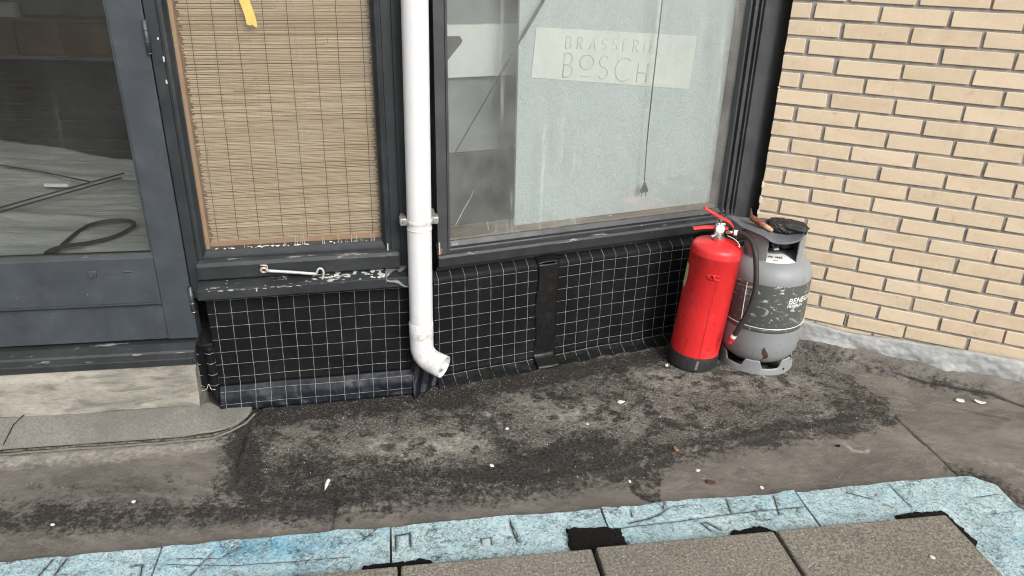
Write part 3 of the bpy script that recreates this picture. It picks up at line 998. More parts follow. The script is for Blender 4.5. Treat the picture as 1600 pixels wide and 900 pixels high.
# concrete step below, with a worn rounded nose
def stepf(u, v):
    s = -2.4 + u * 2.385
    n_ = float(fbm(np.array(s * 8.0), np.array(v * 6.0), 5)) - 0.5
    prof = [(0.05, 0.1885), (-0.030, 0.1885), (-0.044, 0.182), (-0.050, 0.165), (-0.054, 0.13), (-0.058, 0.09), (-0.066, 0.055), (-0.072, 0.02), (-0.072, -0.02)]
    t = v * (len(prof) - 1); i = min(int(t), len(prof) - 2); f = t - i
    y = prof[i][0] * (1 - f) + prof[i + 1][0] * f; z = prof[i][1] * (1 - f) + prof[i + 1][1] * f
    if y < -0.01:
        y -= n_ * 0.012
    if y < -0.005 and z > 0.17:
        z -= max(0, n_) * 0.012
    if z > 0.185 and y > -0.02: z = 0.1885
    return (s, y, z)


st = MB().grid(stepf, 260, 40)
e0 = len(st.v)
ends = [i * 261 + 260 for i in range(41)]
st.v += [(-0.015, 0.05, -0.02)]
for a, b in zip(ends[:-1], ends[1:]):
    st.f.append((a, b, e0))
stp = st.build('concrete_step', 'worn_concrete', None, 'auto')
stp.location, stp.rotation_euler = DF[0], (0, 0, DF[1])
tag(stp, 'weathered pale concrete step under the door threshold', 'step')


# felt apron dressed from the step down on to the roof
def apron(u, v):
    s = -2.4 + u * 2.528
    endk = max(0.0, (s - 0.0) / 0.13)
    out = 0.152 if s < -0.05 else 0.152 - 0.012 * ((s + 0.05) / 0.05) if s < 0 else 0.020 + 0.120 * math.sqrt(max(0.0, 1 - endk * endk))
    inn = 0.062 if s < -0.02 else max(0.018, 0.062 - 2.2 * (s + 0.02))
    n_ = float(fbm(np.array(s * 6.0), np.array(v * 3.0), 4)) - 0.5
    y = -(inn + (out - inn) * v) - n_ * 0.004
    z = 0.062 * (1 - v) + 0.0105 * v + n_ * 0.005 + 0.006 * sin(v * pi)
    if s > -0.02:
        z = z * (1 - 0.80 * min(1, (s + 0.02) / 0.05)) + 0.008 * min(1, (s + 0.02) / 0.05)
    return (s, y, z)


ap = MB().grid(apron, 300, 14).build('roofing_felt_apron', 'grey_felt', None, True, 0.004)
ap.location, ap.rotation_euler = DF[0], (0, 0, DF[1])
tag(ap, 'grey gritty roofing felt apron sloping from the concrete step to the roof', 'roofing felt')
jt = MB().tube([(-0.512, -0.064, 0.069), (-0.53, -0.10, 0.060), (-0.545, -0.15, 0.026)], 0.0012, 6)
jt.build('felt_seam', 'black_rubber', ap)
# black tar joint under the apron edge
tj = MB().tube(wobble([(-1.7 + i * 0.045, -0.157, 0.007) for i in range(38)] + [(0.03, -0.148, 0.007), (0.07, -0.125, 0.007), (0.10, -0.09, 0.006), (0.115, -0.06, 0.006)], 0.0022), 0.0036, 6)
tj.build('tar_edge', 'grit_dark', ap)
te = MB().tube(wobble([(-1.0 + i * 0.04, -0.168, 0.006) for i in range(25)] + [(0.03, -0.163, 0.007), (0.08, -0.135, 0.007), (0.118, -0.095, 0.006), (0.14, -0.05, 0.006)], 0.0016), 0.0035, 6)
te.build('felt_lip', 'grey_felt', ap)

# inside, seen through the door
def paperf(u, v):
    x = -5.2 + u * 4.0
    y0 = 2.55 + 0.10 * (x + 3.0) * 0 + 0.15 * (x + 1.2) * 0.9
    far = 4.078 - 0.43 * (x + 2.093)
    near_ = 2.72 + 0.17 * (x + 1.9)
    y = near_ + (far - near_) * v
    n_ = float(fbm(np.array(x * 1.6 + y * 0.8), np.array(y * 5.0), 4)) - 0.5
    return (x, y, 0.203 + max(-0.008, n_ * 0.09) + 0.02 * math.exp(-((v - 1) / 0.05) ** 2))


pp = tag(MB().grid(paperf, 90, 90).build('cover_paper', 'cover_paper', None, True, 0.001), 'crumpled grey covering paper spread on the floor behind the door glass', 'paper')
lp = smooth_path([(-2.4, 2.68, 0.222), (-1.971, 2.711, 0.222), (-1.854, 2.705, 0.223), (-1.795, 2.747, 0.225), (-1.799, 2.848, 0.230), (-1.81, 2.992, 0.232), (-1.786, 3.079, 0.234), (-1.695, 3.117, 0.236),
                  (-1.627, 3.089, 0.236), (-1.612, 3.028, 0.234), (-1.636, 2.937, 0.232), (-1.706, 2.868, 0.230), (-1.774, 2.802, 0.238), (-1.805, 2.747, 0.236), (-1.80, 2.70, 0.222)], 7)
tag(MB().tube(lp, 0.0085, 8).build('looped_cable', 'cord', None, True), 'black cable lying in a loop on the covering paper behind the door', 'cable')
for q, (a, b, l_) in enumerate([((-2.45, 2.90, 0.240), (-1.998, 3.795, 0.240), 'thin dark strip, longest of those lying on the covering paper'),
                                ((-2.40, 2.87, 0.240), (-1.978, 3.718, 0.240), 'thin dark strip beside the longest one on the covering paper'),
                                ((-2.75, 3.91, 0.240), (-2.10, 3.64, 0.240), 'thin dark strip crossing the two others on the covering paper')]):
    tag(MB().tube([a, tuple((np.array(a) + np.array(b)) / 2 + np.array([0, 0.015, 0])), b], 0.0065, 6, flat=0.5).build('dark_strip', 'cord_grey'), l_, 'strip', 'dark strips on the covering paper')
tag(MB().box(-2.30, -2.18, 3.595, 3.635, 0.222, 0.24, 0.003).build('pale_batten', 'sticker_white'), 'short pale batten lying on the covering paper behind the door', 'batten')
bc = thing('wall_bench', 'brown wooden bench front at the back of the dark room', 'bench', (-4.2, 6.86, 0.19))
MB().box(-1.9, 2.6, 0.0, 0.13, 0.0, 0.125).build('plinth', 'black_plastic', bc)
for i in range(5):
    MB().box(-1.9 + i * 0.9 + 0.01, -1.9 + (i + 1) * 0.9 - 0.01, -0.03, 0.13, 0.16, 0.44, 0.006).build('panel', 'interior_brown', bc)
MB().box(-1.92, 2.62, -0.10, 0.13, 0.44, 0.475, 0.006).build('seat_board', 'interior_brown', bc)
MB().box(-1.92, 2.62, -0.045, 0.13, 0.125, 0.16, 0.004).build('kick_rail', 'interior_grey', bc)
tag(MB().box(-4.75, -4.22, 6.78, 6.85, 0.66, 0.78, 0.01, 0.01).build('pale_box', 'sticker_white'), 'pale flat box on the brown bench behind the door', 'box')
# floor boards of the dark room
fb = MB()
for i in range(12):
    fb.box(-5.5, -0.4, 3.9 + i * 0.24, 3.9 + i * 0.24 + 0.228, 0.1905, 0.197, 0.002)
fbo = fb.build('floorboards', 'interior_dark'); tag(fbo, 'dark wide floorboards behind the covering paper', None, None, 'structure')

# ================================================================== BLIND BAY
pw = thing('side_window', 'dark painted fixed window with a bamboo blind behind its glass', 'window', *PF)
MB().profile_z([(-0.6395, 0.0), (-0.612, 0.0), (-0.611, 0.006), (-0.606, 0.006), (-0.605, 0.0), (-0.597, 0.002), (-0.5885, 0.020), (-0.5885, 0.07), (-0.6395, 0.07)], 0.395, 2.22).build('left_post', 'frame_paint', pw)
MB().profile_z([(-0.076, 0.020), (-0.066, 0.002), (-0.056, 0.0), (-0.055, 0.004), (-0.051, 0.004), (-0.050, 0.0), (-0.026, 0.0), (-0.0255, 0.006), (-0.022, 0.006), (-0.0215, 0.0), (0.028, 0.0), (0.028, 0.07), (-0.076, 0.07)], 0.442, 2.22).build('right_post', 'frame_paint', pw)
MB().profile_x([(-0.0215, 0.462), (-0.0215, 0.500), (-0.014, 0.508), (0.006, 0.512), (0.006, 0.519), (0.012, 0.524), (0.022, 0.534), (0.07, 0.534), (0.07, 0.45), (-0.006, 0.45)], -0.612, -0.030).build('bottom_rail', 'frame_paint_across', pw)
MB().profile_x([(-0.0225, 0.5005), (-0.014, 0.5095), (0.004, 0.5130), (0.004, 0.5085), (-0.0135, 0.5045), (-0.0220, 0.4975)], -0.611, -0.034).build('worn_rail_edge', 'worn_sill_paint', pw)
sill = MB().profile_x([(-0.052, 0.409), (-0.0535, 0.412), (-0.0535, 0.438), (-0.0505, 0.4405), (-0.004, 0.4505), (0.06, 0.4505), (0.06, 0.409)], -0.616, 0.010).build('sill', 'frame_paint_across', pw)
MB().profile_x([(-0.0502, 0.4412), (-0.004, 0.4515), (-0.004, 0.4508), (-0.0500, 0.4404)], -0.614, -0.075).build('sill_dust', 'worn_sill_paint', sill)


def chips(m_, x0, x1, n_, plane, l0, l1, h0, h1, rs):
    # thin curled flakes of irregular outline; plane(x, t) gives a point on the surface, t across it
    for _ in range(n_):
        cx = rs.uniform(x0, x1); ct = rs.random()
        l, h = rs.uniform(l0, l1), rs.uniform(h0, h1)
        k = rs.randint(6, 11)
        out = []
        for q in range(k):
            a_ = 2 * pi * q / k
            rr = rs.uniform(0.45, 1.0)
            out.append(plane(cx + l * cos(a_) * rr, ct + h * sin(a_) * rr))
        c_ = np.mean(np.array(out), axis=0)
        up_ = [tuple(np.array(p) * 0.8 + c_ * 0.2 + np.array([0, -0.0007, 0.0005])) for p in out]
        m_.add(out + up_, [tuple(range(k, 2 * k))] + [(q, (q + 1) % k, k + (q + 1) % k, k + q) for q in range(k)])


rch = random.Random(3)
wht = MB()
sill_top = lambda x, t: (x, -0.050 + 0.044 * min(1, max(0, t)), 0.4412 + 0.0100 * min(1, max(0, t)) + 0.0006)
chips(wht, -0.29, -0.06, 46, sill_top, 0.004, 0.017, 0.05, 0.22, rch)
chips(wht, -0.60, -0.29, 14, sill_top, 0.002, 0.005, 0.03, 0.08, rch)
nose = lambda x, t: (x, -0.0540, 0.4405 - 0.010 * t)
chips(wht, -0.60, -0.20, 26, lambda x, t: (x, -0.0540, 0.4395 - 0.004 * t), 0.003, 0.016, 0.1, 0.4, rch)
wht.box(-0.453, -0.449, -0.0548, -0.0525, 0.428, 0.440, 0.0008, 0.001)
tag(wht.build('flaking_paint', 'chipped_white', sill), 'flaking off-white paint on the sill')
MB().box(-0.60, -0.06, 0.030, 0.035, 0.52, 2.20).build('glass_pane', 'blind_glass', pw)
MB().box(-0.622, -0.5885, 0.0705, 0.13, 0.50, 2.20).build('inner_frame', 'raw_timber', pw)
MB().box(-0.5884, -0.578, 0.036, 0.062, 0.53, 2.20).build('inner_bead', 'raw_timber', pw)
MB().box(-0.62, -0.05, 0.0706, 0.15, 0.44, 0.508).build('inner_sill', 'raw_timber', pw)
# old paint runs on the foot of the glass
cw = MB()
for k in range(26):
    x = random.choice([random.uniform(-0.34, -0.10), random.uniform(-0.34, -0.10), random.uniform(-0.57, -0.1)])
    h_ = random.uniform(0.008, 0.05) * (1.0 if x > -0.36 else 0.35)
    dx = random.uniform(-0.006, 0.006)
    cw.tube([(x, 0.0292, 0.532), (x + dx * 0.5, 0.0292, 0.532 + h_ * 0.5), (x + dx, 0.0294, 0.532 + h_)], [random.uniform(0.0016, 0.0034), 0.0012, 0.0004], 5, flat=0.35)
chips(cw, -0.585, -0.08, 40, lambda x, t: (x, 0.0255 + 0.003 * t, 0.5345 + 0.004 * t), 0.0015, 0.010, 0.15, 0.6, rch)
tag(cw.build('paint_runs', 'cobweb', pw), 'off-white paint runs and dust at the foot of the glass')
for (x, y, z, a, l) in [(-0.612, -0.001, 1.075, 1.45, 0.014), (-0.614, -0.001, 1.02, 1.2, 0.01), (-0.062, -0.002, 0.512, 1.4, 0.022), (-0.618, -0.001, 1.13, 1.3, 0.006)]:
    MB().box(x - 0.002, x + 0.002, y - 0.0012, y, z, z + l, 0.0006, 0.0006).build('paint_chip', 'chipped_white', pw)

# window stay hook
hk = thing('cabin_hook', 'galvanised hook on a rusty eye plate lying across the blind window rail', 'hook', *PF)
pl_ = MB().box(-0.436, -0.416, -0.0238, -0.0212, 0.470, 0.500, 0.001).build('eye_plate', 'rust_red', hk)
MB().tube([(-0.4265 + 0.0085 * cos(a), -0.031 - 0.004 * sin(a), 0.484 + 0.0085 * sin(a)) for a in np.linspace(0, 2 * pi, 17)], 0.0030, 8).build('eye', 'galvanised', hk, True)
MB().tube([(-0.436, -0.028, 0.4985), (-0.424, -0.030, 0.499), (-0.4165, -0.030, 0.496), (-0.4155, -0.030, 0.484)], 0.0022, 6).build('staple', 'galvanised', hk, True)
bar = smooth_path([(-0.419, -0.034, 0.4830), (-0.37, -0.034, 0.4765), (-0.32, -0.034, 0.4690), (-0.281, -0.034, 0.4625)], 4) + smooth_path([(-0.2775, -0.034, 0.4635), (-0.2735, -0.034, 0.4745), (-0.267, -0.034, 0.4795), (-0.2595, -0.034, 0.4755), (-0.257, -0.034, 0.462), (-0.2625, -0.036, 0.4445)], 5)
MB().tube(bar, [0.0048 if i < 13 else 0.0034 for i in range(len(bar))], 8).build('bar', 'galvanised', hk, True)

# bamboo blind: hundreds of splints, too thin to pick apart, plus its cords
bb = thing('bamboo_blind', 'brown bamboo roll-up blind hanging behind the side window glass', 'blind', *PF)
sp = MB()
z = 0.548
while z < 2.18:
    h_ = random.uniform(0.0024, 0.0046)
    x = -0.572 + random.uniform(-0.006, 0.006)
    cuts = [x] + sorted(random.uniform(-0.52, -0.15) for _ in range(random.choice([0, 0, 1, 2]))) + [-0.081 + random.uniform(-0.004, 0.004)]
    tl = random.uniform(-0.0012, 0.0012)
    for a, b in zip(cuts[:-1], cuts[1:]):
        t0, t1 = random.uniform(-0.0006, 0.0006) + tl * (a + 0.3) * 3, random.uniform(-0.0006, 0.0006) + tl * (b + 0.3) * 3
        y0 = 0.060 + random.uniform(-0.001, 0.001)
        hh = h_ * random.uniform(0.8, 1.0)
        sp.add([(a, y0, z + t0), (b, y0, z + t1), (b, y0 - 0.0012, z + hh / 2 + t1), (a, y0 - 0.0012, z + hh / 2 + t0), (a, y0, z + hh + t0), (b, y0, z + hh + t1), (a, y0 + 0.0015, z + hh / 2 + t0), (b, y0 + 0.0015, z + hh / 2 + t1)],
               [(0, 1, 2, 3), (3, 2, 5, 4), (4, 5, 7, 6), (6, 7, 1, 0), (0, 3, 4, 6), (1, 7, 5, 2)])
    z += h_ + (random.uniform(-0.0002, 0.0005) if random.random() < 0.90 else random.uniform(0.0008, 0.0018))
tag(sp.build('splints', 'bamboo', bb), None, None, None, 'stuff')
MB().box(-0.585, -0.078, 0.0555, 0.0655, 0.520, 0.5475, 0.002).build('bottom_bar', 'raw_timber', bb)
MB().box(-0.60, -0.06, 0.066, 0.0665, 0.525, 2.18).build('backing', 'blind_backing', bb)
for x in (-0.545, -0.4867, -0.4254, -0.3578, -0.2949, -0.2256, -0.1667, -0.0986):
    pts = [(x - (0.0 if x > -0.5 else 0.0) - 0.012 * (1.22 - zz) / 0.7 * (0.3 if x > -0.3 else 1.0) + random.uniform(-0.0007, 0.0007), 0.0575, zz) for zz in np.linspace(0.548, 2.18, 34)]
    MB().tube(pts, 0.0009, 5).build('cord', 'bamboo_cord', bb)
# a broken splint hanging loose
MB().tube([(-0.546, 0.055, 0.83), (-0.556, 0.055, 0.75)], 0.0012, 5).build('loose_splint', 'raw_timber', bb)
tp = MB().grid(lambda u, v: (-0.4205 + u * 0.026 + (0.0205 * v) + 0.002 * sin(v * 9), 0.0293, 1.30 - 0.136 * v - (0.008 * u * (1 if v > 0.95 else 0)) + (0.004 if (0.4 < u < 0.7 and v > 0.95) else 0)), 8, 20)
tpo = tp.build('tape_strip', 'yellow_tape', None, False, 0.0006)
tpo.location, tpo.rotation_euler = PF[0], (0, 0, PF[1])
tag(tpo, 'torn strip of yellow tape stuck to the side window glass', 'tape')

# ================================================================== SHOP WINDOW BAY
ww = thing('shop_window', 'large dark framed shop window beside the brick wall', 'window', *WF)
GF = 0.02   # face of the frame sits this far behind the liner plane
MB().profile_z([(-0.020, GF), (0.010, GF), (0.0105, GF + 0.004), (0.0135, GF + 0.004), (0.014, GF), (0.020, GF + 0.001), (0.0262, GF + 0.016), (0.0262, 0.10), (-0.020, 0.10)], 0.4615, 2.222).build('left_post', 'grey_frame_paint', ww)
MB().profile_z([(1.058, 0.10), (1.058, GF + 0.014), (1.064, GF + 0.004), (1.070, GF + 0.004), (1.0725, GF + 0.016), (1.081, GF + 0.016), (1.083, GF + 0.003), (1.094, GF + 0.001), (1.096, GF + 0.012), (1.104, GF + 0.012), (1.1055, GF), (1.110, GF), (1.112, GF + 0.009), (1.1185, GF + 0.009), (1.121, GF), (1.26, GF), (1.26, 0.10)], 0.380, 2.222).build('right_post', 'grey_frame_paint', ww)
MB().profile_x([(GF - 0.012, 0.420), (GF - 0.014, 0.424), (GF - 0.014, 0.452), (GF - 0.008, 0.459), (GF + 0.002, 0.4605), (GF + 0.003, 0.470), (GF + 0.006, 0.474), (GF + 0.006, 0.482), (GF + 0.016, 0.496), (0.10, 0.496), (0.10, 0.38), (GF + 0.01, 0.38), (GF + 0.01, 0.418)], -0.022, 1.1205).build('bottom_rail', 'frame_paint_across', ww)
MB().profile_x([(GF - 0.0145, 0.4525), (GF - 0.0082, 0.4597), (GF + 0.001, 0.4612), (GF + 0.001, 0.4600), (GF - 0.008, 0.4584), (GF - 0.0138, 0.4515)], -0.020, 1.115).build('worn_rail_edge', 'worn_sill_paint', ww)
MB().profile_x([(GF + 0.0055, 0.4825), (GF + 0.015, 0.4965), (GF + 0.017, 0.4965), (GF + 0.0062, 0.4815)], 0.027, 1.056).build('worn_bead', 'worn_sill_paint', ww)
MB().box(0.0235, 1.0625, 0.040, 0.046, 0.48, 2.21).build('glass_pane', 'window_glass', ww)
MB().box(0.0262, 1.0579, 0.0465, 0.16, 0.470, 0.500, 0.002).build('inner_ledge', 'ledge_wood', ww)
MB().box(1.0580, 1.15, 0.1002, 0.20, 0.40, 2.21).build('inner_jamb', 'brown_timber', ww)
MB().box(1.0560, 1.0579, 0.047, 0.18, 0.500, 2.21).build('jamb_lining', 'brown_timber', ww)
MB().box(-0.012, -0.006, GF - 0.0012, GF + 0.002, 0.462, 0.482, 0.0006, 0.0008).build('rust_spot', 'rust_red', ww)
MB().box(-0.0165, -0.0125, GF - 0.001, GF + 0.002, 0.455, 0.502, 0.0006, 0.0010).build('paint_chip', 'chipped_white', ww)
for (x, z, l, a) in [(0.17, 0.505, 0.03, -0.2), (0.62, 0.503, 0.012, 1.4), (0.85, 0.503, 0.02, 1.5)]:
    MB().tube([(x, 0.07, z + 0.0), (x + l * sin(a), 0.068, z + l * abs(cos(a)) + 0.001)], 0.0018, 5).build('dried_splash', 'chipped_white', ww)
# scratch on the glass
MB().tube([(0.045, 0.0396, 0.545), (0.075, 0.0396, 0.60), (0.098, 0.0396, 0.635), (0.108, 0.0396, 0.66)], [0.0008, 0.0009, 0.0006, 0.0003], 5).build('glass_scratch', 'chipped_white', ww)

# inside the shop window
pnb = MB().box(0.270, 1.0555, 0.090, 0.105, 0.5005, 2.2, 0.002).build('textured_panel', 'textured_white')
pnb.location, pnb.rotation_euler = WF[0], (0, 0, WF[1])
tag(pnb, 'white woodchip-textured panel standing behind the shop window glass', 'panel')

# sign board, hung a little crooked, with thin round-cornered letters
sg = thing('brasserie_sign', 'pale sign board lettered BRASSERIE BOSCH behind the shop window', 'sign', *WF)
SA = math.atan2(1.0981 - 1.1387, 0.9114 - 0.3264)
so, sx = (0.3264, 1.1387), (cos(SA), sin(SA))


def sgp(a, b, y):      # a along the board, b down from its top edge
    return (so[0] + a * cos(SA) + b * sin(SA), y, so[1] + a * sin(SA) - b * cos(SA))


SL, SH = 0.588, 0.150
bd = MB()
c8 = [sgp(a, b, y) for y in (0.0870, 0.0895) for (a, b) in ((0, 0), (SL, 0), (SL + 0.004, SH + 0.024), (-0.002, SH))]
bd.add(c8, [(0, 1, 2, 3), (7, 6, 5, 4), (0, 4, 5, 1), (1, 5, 6, 2), (2, 6, 7, 3), (3, 7, 4, 0)])
bdo = bd.build('board', 'sign_face', sg)


def arc(cx, cy, rx, ry, a0, a1, n=14):
    return [(cx + rx * cos(radians(a0 + (a1 - a0) * i / n)), cy + ry * sin(radians(a0 + (a1 - a0) * i / n))) for i in range(n + 1)]


GL = {   # strokes in a 1 high cell, y up
    'B': (0.55, [[(0, 0), (0, 1), (0.22, 1)] + arc(0.22, 0.76, 0.24, 0.24, 90, -90) + [(0, 0.52)], [(0.22, 0.52)] + arc(0.24, 0.26, 0.29, 0.26, 90, -90) + [(0, 0)]]),
    'R': (0.52, [[(0, 0), (0, 1), (0.22, 1)] + arc(0.22, 0.74, 0.26, 0.26, 90, -90) + [(0, 0.48)], [(0.20, 0.48), (0.50, 0)]]),
    'A': (0.66, [[(0, 0), (0.33, 1), (0.66, 0)], [(0.12, 0.34), (0.54, 0.34)]]),
    'S': (0.50, [arc(0.26, 0.75, 0.22, 0.25, 30, 270, 12) + arc(0.26, 0.25, 0.24, 0.25, 90, -150, 12)[1:]]),
    'E': (0.42, [[(0.42, 1), (0, 1), (0, 0), (0.42, 0)], [(0, 0.52), (0.36, 0.52)]]),
    'I': (0.10, [[(0.05, 0), (0.05, 1)]]),
    'C': (0.85, [arc(0.48, 0.5, 0.46, 0.5, 50, 310, 20)]),
    'H': (0.62, [[(0, 0), (0, 1)], [(0.62, 0), (0.62, 1)], [(0, 0.5), (0.62, 0.5)]]),
    'O': (0.92, [arc(0.45, 0.5, 0.45, 0.45, 0, 360, 24)]),
}


def letter(name, ch, a, b, h, wd, thick):
    mbx = MB()
    for stx in GL[ch][1]:
        mbx.tube([sgp(a + x * wd, b - yy * h, 0.0866) for x, yy in stx], thick, 6, flat=0.5)
    return mbx.build(name, 'sign_letter', bdo, True)


a = 0.105
for ch, adv in zip('BRASSERIE', (0.0405, 0.0425, 0.0440, 0.0390, 0.0385, 0.0390, 0.0400, 0.022, 0.03)):
    letter('letter', ch, a, 0.058, 0.036, 0.035, 0.0021); a += adv
a = 0.106
for ch, adv, b, h, wd in (('B', 0.056, 0.145, 0.073, 0.060), ('O', 0.068, 0.122, 0.050, 0.055), ('S', 0.062, 0.147, 0.072, 0.072), ('C', 0.086, 0.153, 0.074, 0.070), ('H', 0.05, 0.155, 0.062, 0.058)):
    letter('letter', ch, a, b, h, wd, 0.0034); a += adv
MB().tube([sgp(0.170, 0.140, 0.0866), sgp(0.203, 0.140, 0.0866)], 0.0024, 6, flat=0.5).build('underline', 'sign_letter', bdo)

cordt = thing('plug_cable', 'thin black cable with a flat two-pin plug hanging behind the shop window', 'cable', *WF)
cp = smooth_path([(0.735, 0.058, 2.1), (0.7445, 0.058, 1.60), (0.7455, 0.058, 1.2153), (0.7437, 0.058, 1.099), (0.7406, 0.058, 0.9366), (0.7395, 0.058, 0.765), (0.7445, 0.058, 0.612)], 8)
MB().tube(cp, 0.0021, 6).build('cable', 'cord', cordt, True)
plg = MB()
plg.add([(0.7445 + dx, y, z) for z, w_ in ((0.6155, 0.0035), (0.606, 0.006), (0.590, 0.0135), (0.584, 0.0140), (0.5805, 0.012)) for dx, y in ((-w_ + 0.002, 0.054), (w_ + 0.002, 0.054), (w_ + 0.002, 0.062), (-w_ + 0.002, 0.062))],
        [(i * 4 + k, i * 4 + (k + 1) % 4, i * 4 + 4 + (k + 1) % 4, i * 4 + 4 + k) for i in range(4) for k in range(4)] + [(0, 1, 2, 3), (16, 17, 18, 19)])
po = plg.build('plug', 'cord', cordt)
for dx in (-0.0055, 0.0105):
    MB().tube([(0.7445 + dx, 0.058, 0.582), (0.7445 + dx, 0.058, 0.566)], 0.0018, 6).build('pin', 'cord_grey', po)
rod = MB().tube([(0.50, 0.058, 1.46), (0.334, 0.058, 1.219), (0.2649, 0.058, 1.1114)], 0.0052, 8).build('slanting_cable', 'cord_grey')
rod = rod; MBr = None
rod.location, rod.rotation_euler = WF[0], (0, 0, WF[1])
tag(rod, 'dark slanting cable crossing the left edge of the white panel', 'cable')
rod2 = MB().tube([(0.2649, 0.058, 1.1114), (0.1536, 0.058, 0.9368), (0.0389, 0.058, 0.7568)], [0.0032, 0.0022, 0.0018], 8).build('lower_cable', 'cord_grey', rod)
# solid blocks for the grey, white and dark tones left of the panel
cab = thing('grey_block', 'grey cabinet behind the glass left of the white panel', 'block', *WF)
MB().box(-0.02, 0.60, 0.245, 0.60, 0.725, 2.1, 0.003).build('upper_block', 'interior_grey', cab)
MB().box(-0.02, 0.60, 0.240, 0.60, 0.195, 0.7245, 0.003).build('plinth', 'interior_dark', cab)
wb = MB().box(0.0, 0.50, 0.222, 0.2445, 0.975, 1.135, 0.002).build('white_board', 'sign_face'); wb.location, wb.rotation_euler = WF[0], (0, 0, WF[1])
tag(wb, 'plain white board with a dark arrow shape, in the gap left of the panel', 'board')
MB().add([(x, y, z) for y in (0.217, 0.2218) for x, z in ((0.03, 1.103), (0.124, 1.102), (0.1325, 1.090), (0.128, 1.080), (0.088, 1.036), (0.03, 0.98))],
         [tuple(range(6)), tuple(range(6, 12))[::-1]] + [(i, (i + 1) % 6, 6 + (i + 1) % 6, 6 + i) for i in range(6)]).build('arrow_shape', 'interior_dark', wb)


# ================================================================== BLACK LINERS WITH THREAD GRID
def liner(name, label, fr, s0, s1, prof, wob=0.004, seed=0, nu=90, foot_z=0.03, foot_mat='black_liner', crump=0.016):
    # prof: list of (y, z) from top to foot
    L_ = [0]
    for a, b in zip(prof[:-1], prof[1:]):
        L_.append(L_[-1] + math.hypot(b[0] - a[0], b[1] - a[1]))

    def at(t):
        d = t * L_[-1]
        i = 0
        while i < len(L_) - 2 and d > L_[i + 1]: i += 1
        f = (d - L_[i]) / max(L_[i + 1] - L_[i], 1e-9)
        return prof[i][0] * (1 - f) + prof[i + 1][0] * f, prof[i][1] * (1 - f) + prof[i + 1][1] * f

    def surf(s, t, off=0.0):
        y, z = at(t)
        n_ = float(fbm(np.array(s * 7.0 + seed), np.array(z * 7.0 + y * 9 + seed), 4)) - 0.5
        foot = max(0.0, 1 - z / 0.10)
        c_ = float(fbm(np.array(s * 26.0 + seed), np.array(z * 20.0 + y * 20), 3)) - 0.5
        d = n_ * wob * 2 + c_ * crump * foot
        return (s, y - d - off, z + c_ * crump * 0.5 * foot)
    th_ = thing(name, label, 'liner', *fr)
    kf = 1.0
    for q in np.linspace(0.5, 1, 200):
        if at(q)[1] < foot_z: kf = q; break
    sh = MB().grid(lambda u, v: surf(s0 + (s1 - s0) * u, v * kf), nu, 40).build('sheet', 'black_liner', th_, True, 0.0015)
    MB().grid(lambda u, v: surf(s0 + (s1 - s0) * u, kf + (1 - kf) * v), nu * 2, 16).build('foot_fold', foot_mat, th_, True, 0.0015)
    return th_, surf, at, L_[-1]


def threads(th_, surf, at, total, s0, s1, ss, zs, extra_t=(), lean=0.0):
    for s in ss:
        pts = [surf(s + lean * (0.4 - at(t)[1]) + random.uniform(-0.0005, 0.0005), t, 0.0012) for t in np.linspace(0.0, 0.997, 46)]
        MB().tube(pts, 0.00082, 4, flat=0.8).build('thread', 'thread', th_)
    tz = []
    for z in zs:
        best = min(np.linspace(0, 1, 800), key=lambda t: abs(at(t)[1] - z) + (0.2 if t < 0.08 else 0))
        tz.append(best)
    for t in tz + list(extra_t):
        n_ = int((s1 - s0) / 0.012) + 2
        ph = random.uniform(0, 6)
        a_, b_ = s0 + random.uniform(0, 0.004), s1 - random.uniform(0, 0.004)
        pts = [surf(s, min(0.999, t + 0.0015 * sin(s * 9 + ph)), 0.0012) for s in np.linspace(a_, b_, n_)]
        MB().tube(pts, 0.00082, 4, flat=0.8).build('thread', 'thread', th_)


profP = [(0.010, 0.412), (0.0, 0.40), (0.0, 0.30), (0.0, 0.20), (-0.001, 0.12), (-0.004, 0.085), (-0.016, 0.072), (-0.026, 0.055), (-0.031, 0.03), (-0.034, 0.011)]
tP, sP, aP, LP = liner('black_liner', 'black grid-reinforced plastic liner below the bamboo blind window, with a crumpled foot', PF, -0.607, -0.004, profP, 0.005, 3, 90, 0.088, 'sky_tint_foil', 0.018)
threads(tP, sP, aP, LP, -0.607, -0.004, [-0.5825 + 0.0457 * k for k in range(13)], [0.0721 + 0.0447 * k for k in range(8)], (0.945,), -0.02)
# torn flap folded round the left edge
fp = MB().grid(lambda u, v: (-0.690 + 0.085 * u + 0.012 * v * (1 - u), 0.012 - 0.020 * sin(u * 2.2) - 0.012 * sin(u * 9) * v - 0.004, 0.245 - 0.165 * v - 0.022 * v * u + 0.018 * sin(u * 5) * v * v), 26, 20)
fpo = fp.build('torn_flap', 'black_liner', tP, True, 0.0015)
fq = MB().grid(lambda u, v: (-0.632 + 0.028 * u, -0.012 - 0.010 * sin(u * 3), 0.235 - 0.135 * v), 8, 12).build('folded_edge', 'black_liner', fpo, True, 0.0015)
for z in (0.225, 0.190, 0.150, 0.112):
    MB().tube([(-0.685 + 0.04 * u, 0.012 - 0.020 * sin((0.1 + 0.5 * u) * 2.2) - 0.014 - 0.006 * u, z - 0.006 * u) for u in np.linspace(0, 1, 6)], 0.001, 4).build('thread', 'thread', fpo)
    MB().tube([(-0.631 + 0.027 * u, -0.0135 - 0.010 * sin(u * 3), z - 0.01) for u in np.linspace(0, 1, 6)], 0.001, 4).build('thread', 'thread', fpo)
MB().tube([(-0.6045, -0.0125, 0.232), (-0.6045, -0.0130, 0.16), (-0.6045, -0.0125, 0.103)], 0.0011, 4).build('thread', 'thread', fpo)
